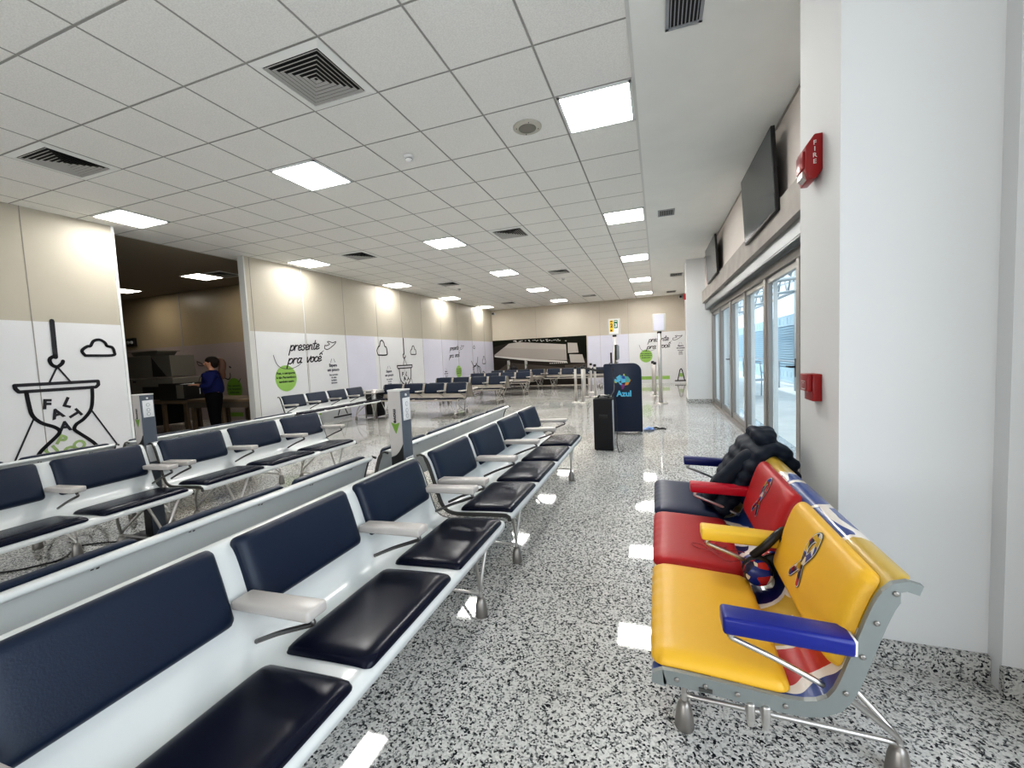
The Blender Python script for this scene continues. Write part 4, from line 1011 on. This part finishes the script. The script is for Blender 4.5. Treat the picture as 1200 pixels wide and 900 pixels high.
mb.tube(smooth3([(-.72,5.66,.735),(-.66,5.63,.745),(-.6,5.62,.735),(-.58,5.9,.8),(-.66,6.6,1.0),(-.72,6.68,1.13)], 6), .006, 6)
tag(mb.build('speaker_cable', M['black']), 'black cable running over the loudspeaker down to the floor', 'cable')
mb = MB(); mb.tube(smooth3([(-.76,5.66,.72),(-.70,5.64,.735),(-.62,5.64,.73),(-.60,5.66,.715)], 6), .012, 8); tag(mb.build('cable_bundle', M['trimw']), 'pale cable bundle lying on top of the loudspeaker', 'cable')
mb = MB(); mb.tube(smooth3([(-.12,7.2,.008),(-.06,7.28,.02),(0,7.25,.008),(.05,7.22,.02),(.10,7.2,.008)], 6), .013, 6); mb.tube(smooth3([(-.1,7.1,.008),(.0,7.05,.03),(.08,7.1,.03),(.06,7.2,.01)], 6), .005, 6)
tag(mb.build('power_strip_cable', M['black']), 'tangled black power cable on the floor right of the podium', 'cable')
mb = MB(); mb.grid(lambda u, v: (-.24+.16*u, 7.05+.2*v, .012+.035*math.sin(u*9+v*4)**2*math.sin(u*PI)), 14, 10); tag(mb.build('plastic_bag', M['bluebag']), 'crumpled blue plastic on the floor beside the podium foot', 'bag')

# ------------------------------------------------------------------ televisions, alarms, switch
def tv(y0, y1, z0, z1, label):
    ym = (y0+y1)/2; t = empty('television', (RX(1.125,ym)-.035,ym,(z0+z1)/2), .009); tag(t, label, 'television')
    hy, hz = (y1-y0)/2, (z1-z0)/2; t.rotation_euler = (0,-.05,.009)
    MB().box((-.085,-hy,-hz),(-.05,hy,hz)).build('casing', M['black'], t, bevel=.004)
    MB().box((-.0865,-hy+.012,-hz+.02),(-.0848,hy-.012,hz-.012)).build('screen', M['screen'], t)
    MB().box((-.055,-hy*.6,-hz*.6),(-.03,hy*.6,hz*.5)).build('rear_housing', M['black'], t, bevel=.004)
    MB().box((-.04,-.15,-.12),(.03,.15,.12)).build('wall_bracket', M['foot'], t)
tv(4.41,5.74,2.50,3.24,'large black television mounted above the lintel nearest the camera'); tv(8.03,9.40,2.58,3.24,'smaller looking black television farther along above the lintel')
t = empty('fire_alarm_strobe', (.68,2.24,2.1)); tag(t, 'red fire alarm strobe high on the column side', 'fire alarm')
MB().prism([(0,.06,.09),(-.03,.06,.09),(-.062,.06,.045),(-.062,.06,-.055),(-.05,.06,-.095),(-.022,.06,-.095),(0,.06,-.06)], (0,-.12,0)).build('body', M['redplast'], t, bevel=.004)
MB().box((-.070,-.045,-.045),(-.06,.045,.03)).build('sounder_grille', M['redplast'], t, bevel=.003); MB().prism([(-.052,-.03,-.09),(-.068,-.03,-.075),(-.068,-.03,-.05),(-.052,-.03,-.05)], (0,.06,0)).build('strobe_lens', M['chrome'], t)
mb = flat()
for k, ch in enumerate('FIRE'): text_faces(ch, .026, lambda a, b, k=k: (-.030+a, -.0612, .052-.026*k+b), mb, 0, bold=.0006)
mb.build('lettering', M['rarm' if False else 'trimw'], t)
t = empty('fire_pull_station', (.68,2.235,1.10)); tag(t, 'red manual fire call point low on the column side', 'fire alarm')
MB().box((-.036,-.055,-.058),(0,.055,.062)).build('body', M['redplast'], t, bevel=.003); MB().box((-.056,-.05,-.015),(-.036,.05,.062)).build('front_block', M['redplast'], t, bevel=.003)
mb = flat(); f = lambda a, b: (-.0568, a, b); stroke(mb, [(-.025,-.005),(.025,-.005),(.025,.03),(-.025,.03),(-.025,-.005)], .004, f, sm=False); stroke(mb, [(-.012,.022),(.012,.022)], .004, f, sm=False); stroke(mb, [(0,.022),(0,.005)], .004, f, sm=False); mb.build('symbol', M['trimw'], t)
t = empty('switch_plate', (RX(1.125,4.15),4.15,2.63)); tag(t, 'small white switch plate on the wall above the lintel beside the column', 'switch')
MB().box((-.008,-.035,-.055),(0,.035,.055)).build('plate', M['white'], t, bevel=.002); MB().box((-.012,-.012,-.035),(-.008,.012,-.01)).build('rocker', M['white'], t)
t = empty('wall_sounder', (.645,11.0,2.55)); tag(t, 'small dark sounder on the left side of the far column', 'fire alarm'); MB().box((-.03,-.06,-.07),(.015,.06,.07)).build('body', M['redplast'], t, bevel=.004); MB().box((-.04,-.04,-.04),(-.03,.04,.04)).build('grille', M['black'], t)

# ------------------------------------------------------------------ dim side room contents
t = empty('xray_machine', (-10.5,6.4,0)); tag(t, 'beige baggage x-ray machine in the dim side room', 'machine')
MB().box((-.80,-.36,.10),(-.20,.4,.68)).build('base_cabinet', M['machdark'], t, bevel=.01)
MB().box((-.85,-.42,.62),(1.15,.42,.70)).build('bed', M['wood'], t, bevel=.008)
for x in (-.1,.35,1.05):
    for y in (-.36,.36): MB().box((x-.04,y-.03,0),(x+.04,y+.03,.62)).build('leg', M['wood'], t)
MB().box((-.85,-.42,.70),(.80,.42,1.18)).build('body', M['machine'], t, bevel=.015); MB().box((-.90,-.38,1.2),(.10,.35,1.68)).build('hood', M['machine'], t, bevel=.015)
MB().prism([(.10,-.38,1.2),(.72,-.38,1.22),(.70,-.38,1.66),(.10,-.38,1.68)], (0,.5,0)).build('console_shroud', M['machine'], t); MB().prism([(.12,-.385,1.22),(.55,-.385,1.22),(.12,-.385,1.64)], (0,.004,0)).build('dark_recess', M['machdark'], t)
MB().box((-.45,-.45,1.10),(-.40,-.42,1.14)).build('control_knob', M['black'], t)
MB().box((-.2,-.424,.72),(.35,-.42,1.0)).build('side_panel', M['machdark'], t); MB().box((.35,-.44,.70),(1.18,-.43+.6,1.06)).build('tunnel', M['machdark'], t, bevel=.01); MB().box((.92,-.446,.74),(1.14,-.44,1.02)).build('tunnel_window', M['machine'], t)
t = empty('tray', (-10.75,6.3,1.68)); tag(t, 'shallow tray lying on top of the x-ray machine', 'tray')
MB().prism([(-.36,-.2,.0),(.36,-.2,0),(.46,-.2,.085),(-.46,-.2,.085)], (0,.4,0)).build('tray_body', M['machine'], t, bevel=.008); MB().box((-.5,-.23,.085),(.5,.23,.105)).build('rim', M['machine'], t)
t = empty('roller_table', (-7.85,6.35,0)); tag(t, 'brown roller table leading out of the x-ray machine, behind the person', 'table')
MB().box((-1.38,-.42,.66),(.45,.42,.72)).build('table_top', M['wood'], t, bevel=.008)
MB().box((-1.38,-.43,.55),(.45,-.40,.66)).build('side_rail', M['rollers'], t)
for x in (-1.3,-.7,-.45,.35):
    for y in (-.36,.36): MB().box((x-.035,y-.03,0),(x+.035,y+.03,.66)).build('leg', M['wood'], t)
t = empty('emergency_light', (-14.0,7.70,2.2)); tag(t, 'small dark box light high on the dim side room wall', 'light'); MB().box((-.18,-.06,-.12),(.18,0,.1)).build('body', M['black'], t, bevel=.006); MB().ball((-.08,-.07,-.02), .045).build('lamp_head', M['greyp'], t); MB().ball((.08,-.07,-.02), .045).build('lamp_head', M['greyp'], t)

# person ---------------------------------------------------------------
def skin(name, V, Ed, mat, parent, root=0, sub=2):
    me = bpy.data.meshes.new(name); me.from_pydata([v[:3] for v in V], Ed, []); me.materials.append(mat)
    o = bpy.data.objects.new(name, me); col.objects.link(o); o.parent = parent
    sk = o.modifiers.new('Skin', 'SKIN'); sk.use_smooth_shade = True
    for i, v in enumerate(V):
        r = v[3] if isinstance(v[3], tuple) else (v[3], v[3]); d = me.skin_vertices[0].data[i]; d.radius = r; d.use_root = (i == root)
    ss = o.modifiers.new('Subsurf', 'SUBSURF'); ss.levels = sub; ss.render_levels = sub
    return o
t = empty('person', (-7.80,5.48,0), math.atan2(-.74,-.67)); t.scale = (1.12,1.12,1.03); tag(t, 'person with long auburn ponytail in a royal blue shirt and black trousers, holding a clipboard', 'person')
# local: +x is forward, +y is the person's left
V = [(0,0,.82,.13),(0,0,.96,.13),(.0,0,1.10,.13),(0,0,1.22,.09),(.005,0,1.275,.048),(.015,0,1.33,.055),(.02,0,1.385,.078),(.012,0,1.44,.074)]
E_ = [(i,i+1) for i in range(7)]
def limb(V, E_, start, pts):
    p = start
    for q in pts: V.append(q); E_.append((p, len(V)-1)); p = len(V)-1
    return p
def hand(V, E_, wr, base, dirv, side):
    d = Vector(dirv).normalized(); s = Vector(side).normalized(); b = Vector(base)
    palm = b+d*.045; V.append((*palm, .017)); E_.append((wr, len(V)-1)); pi_ = len(V)-1
    for k, (o, ln) in enumerate(((-.028,.05),(-.009,.058),(.010,.055),(.028,.044))):
        q = palm+s*o+d*.035; V.append((*q, .0085)); E_.append((pi_, len(V)-1)); q2 = q+d*ln*.6+Vector((0,0,-.006)); V.append((*q2, .0078)); E_.append((len(V)-2, len(V)-1)); q3 = q+d*ln+Vector((0,0,-.016)); V.append((*q3, .006)); E_.append((len(V)-2, len(V)-1))
    q = b+s*(-.03)+d*.02; V.append((*q, .009)); E_.append((wr, len(V)-1)); q2 = q+s*(-.018)+d*.03; V.append((*q2, .008)); E_.append((len(V)-2, len(V)-1))
for sy in (-1, 1):
    limb(V, E_, 0, [(0,.085*sy,.72,.085),(.01,.09*sy,.44,.058),(-.01,.09*sy,.10,.036),(.06,.095*sy,.045,.034),(.13,.10*sy,.03,.026)])
for sy in (-1, 1):
    if sy > 0: w_ = limb(V, E_, 3, [(0,.155,1.20,.036),(.02,.20,1.0,.034),(.12,.17,1.0,.030),(.185,.13,1.02,.022)]); hand(V, E_, w_, (.185,.13,1.02), (1,-.3,.1), (0,0,1) if False else (.3,1,0))
    else: w_ = limb(V, E_, 3, [(0,-.155,1.20,.036),(.02,-.20,1.0,.034),(.12,-.17,1.0,.030),(.19,-.12,1.01,.022)]); hand(V, E_, w_, (.19,-.12,1.01), (1,.35,.1), (-.3,-1,0))
skin('body', V, E_, M['skin'], t)
Vs = [(0,0,.80,.178),(0,0,.97,.168),(.01,0,1.10,.165),(0,0,1.21,.14),(0,0,1.262,.068)]; Es = [(i,i+1) for i in range(4)]
for sy in (-1, 1): limb(Vs, Es, 3, [(0,.155*sy,1.205,.082),(.015,.20*sy,1.09,.070),(.02,.21*sy,.985,.062),(.10,.19*sy,.99,.050),(.155,.155*sy,1.01,.038)])
skin('shirt', Vs, Es, M['shirt'], t)
Vt = [(0,0,.96,.150),(0,0,.80,.168)]; Et = [(0,1)]
for sy in (-1, 1): limb(Vt, Et, 1, [(0,.088*sy,.68,.108),(.01,.092*sy,.42,.078),(-.01,.092*sy,.12,.055),(-.01,.092*sy,.06,.052)])
skin('trousers', Vt, Et, M['trouser'], t, root=1)
for sy in (-1, 1): MB().ball((.045,.097*sy,.034), (.115,.042,.034)).build('shoe', M['black'], t)
mb = MB(); mb.ball((-.016,0,1.435), (.096,.088,.080)); mb.ball((-.045,0,1.39), (.066,.080,.090)); mb.ball((-.10,0,1.43), (.04,.05,.045)); mb.build('hair', M['hair'], t)
mb = MB(); P = smooth3([(-.095,0,1.45),(-.145,0,1.42),(-.155,.0,1.34),(-.14,0,1.24),(-.15,0,1.15),(-.14,0,1.10)], 4); mb.tube(P, [.018+.036*math.sin(PI*min(1,.12+k/(len(P)-1)*.85)) for k in range(len(P))], 12); mb.build('ponytail', M['hairt'], t)
mb = MB(); mb.ball((.092,0,1.375), (.018,.012,.02)); mb.build('nose', M['skin'], t)
for sy in (-1, 1):
    MB().ball((.082,.03*sy,1.40), (.008,.011,.006)).build('eye', M['black'], t); MB().ball((.008,.078*sy,1.385), (.014,.008,.024)).build('ear', M['skin'], t)
MB().ball((.083,0,1.34), (.008,.022,.006)).build('mouth', M['redplast'], t)
mb = MB(); mb.box((.165,.06,.86),(.17,.10,.96)); mb.build('badge', M['white'], t); 
mb = MB(); mb.tube(smooth3([(.165,.08,.96),(.17,.06,1.1),(.10,.06,1.23),(-.03,.07,1.275)], 4), .004, 6); mb.build('lanyard', M['black'], t)
c = empty('clipboard', (-7.80,5.48,0), math.atan2(-.74,-.67)); c.scale = (1.12,1.12,1.03); tag(c, 'dark clipboard held out flat in the hands of the person', 'clipboard')
MB().box((.25,-.11,1.034),(.42,.12,1.042)).build('board', M['black'], c); MB().box((.265,-.09,1.042),(.41,.10,1.045)).build('paper', M['trimw'], c); MB().box((.25,-.03,1.043),(.265,.04,1.057)).build('clip', M['chrome'], c)

# ------------------------------------------------------------------ lights
def area(name, loc, rot, sx, sy, e, c):
    l = bpy.data.lights.new(name, 'AREA'); l.shape = 'RECTANGLE'; l.size = sx; l.size_y = sy; l.energy = e; l.color = c
    o = bpy.data.objects.new(name, l); col.objects.link(o); o.location = loc; o.rotation_euler = rot; return o
area('rear_fill', (-2.2,-3.5,1.3), (math.radians(118),0,0), 5.0, 1.8, 75, (.96,.98,1))  # added fill lamp, unseen behind the camera, standing in for bounced daylight
area('window_daylight', (1.75,-.75,1.4), (0,PI/2,0), 2.2, 3.6, 36, (.92,.96,1))
sn = bpy.data.lights.new('sun', 'SUN'); sn.energy = 1.2; sn.angle = .02; sn.color = (1,.96,.9)
so = bpy.data.objects.new('sun', sn); col.objects.link(so); so.rotation_euler = (math.radians(30), math.radians(-25), 0); so.location = (10,0,12)
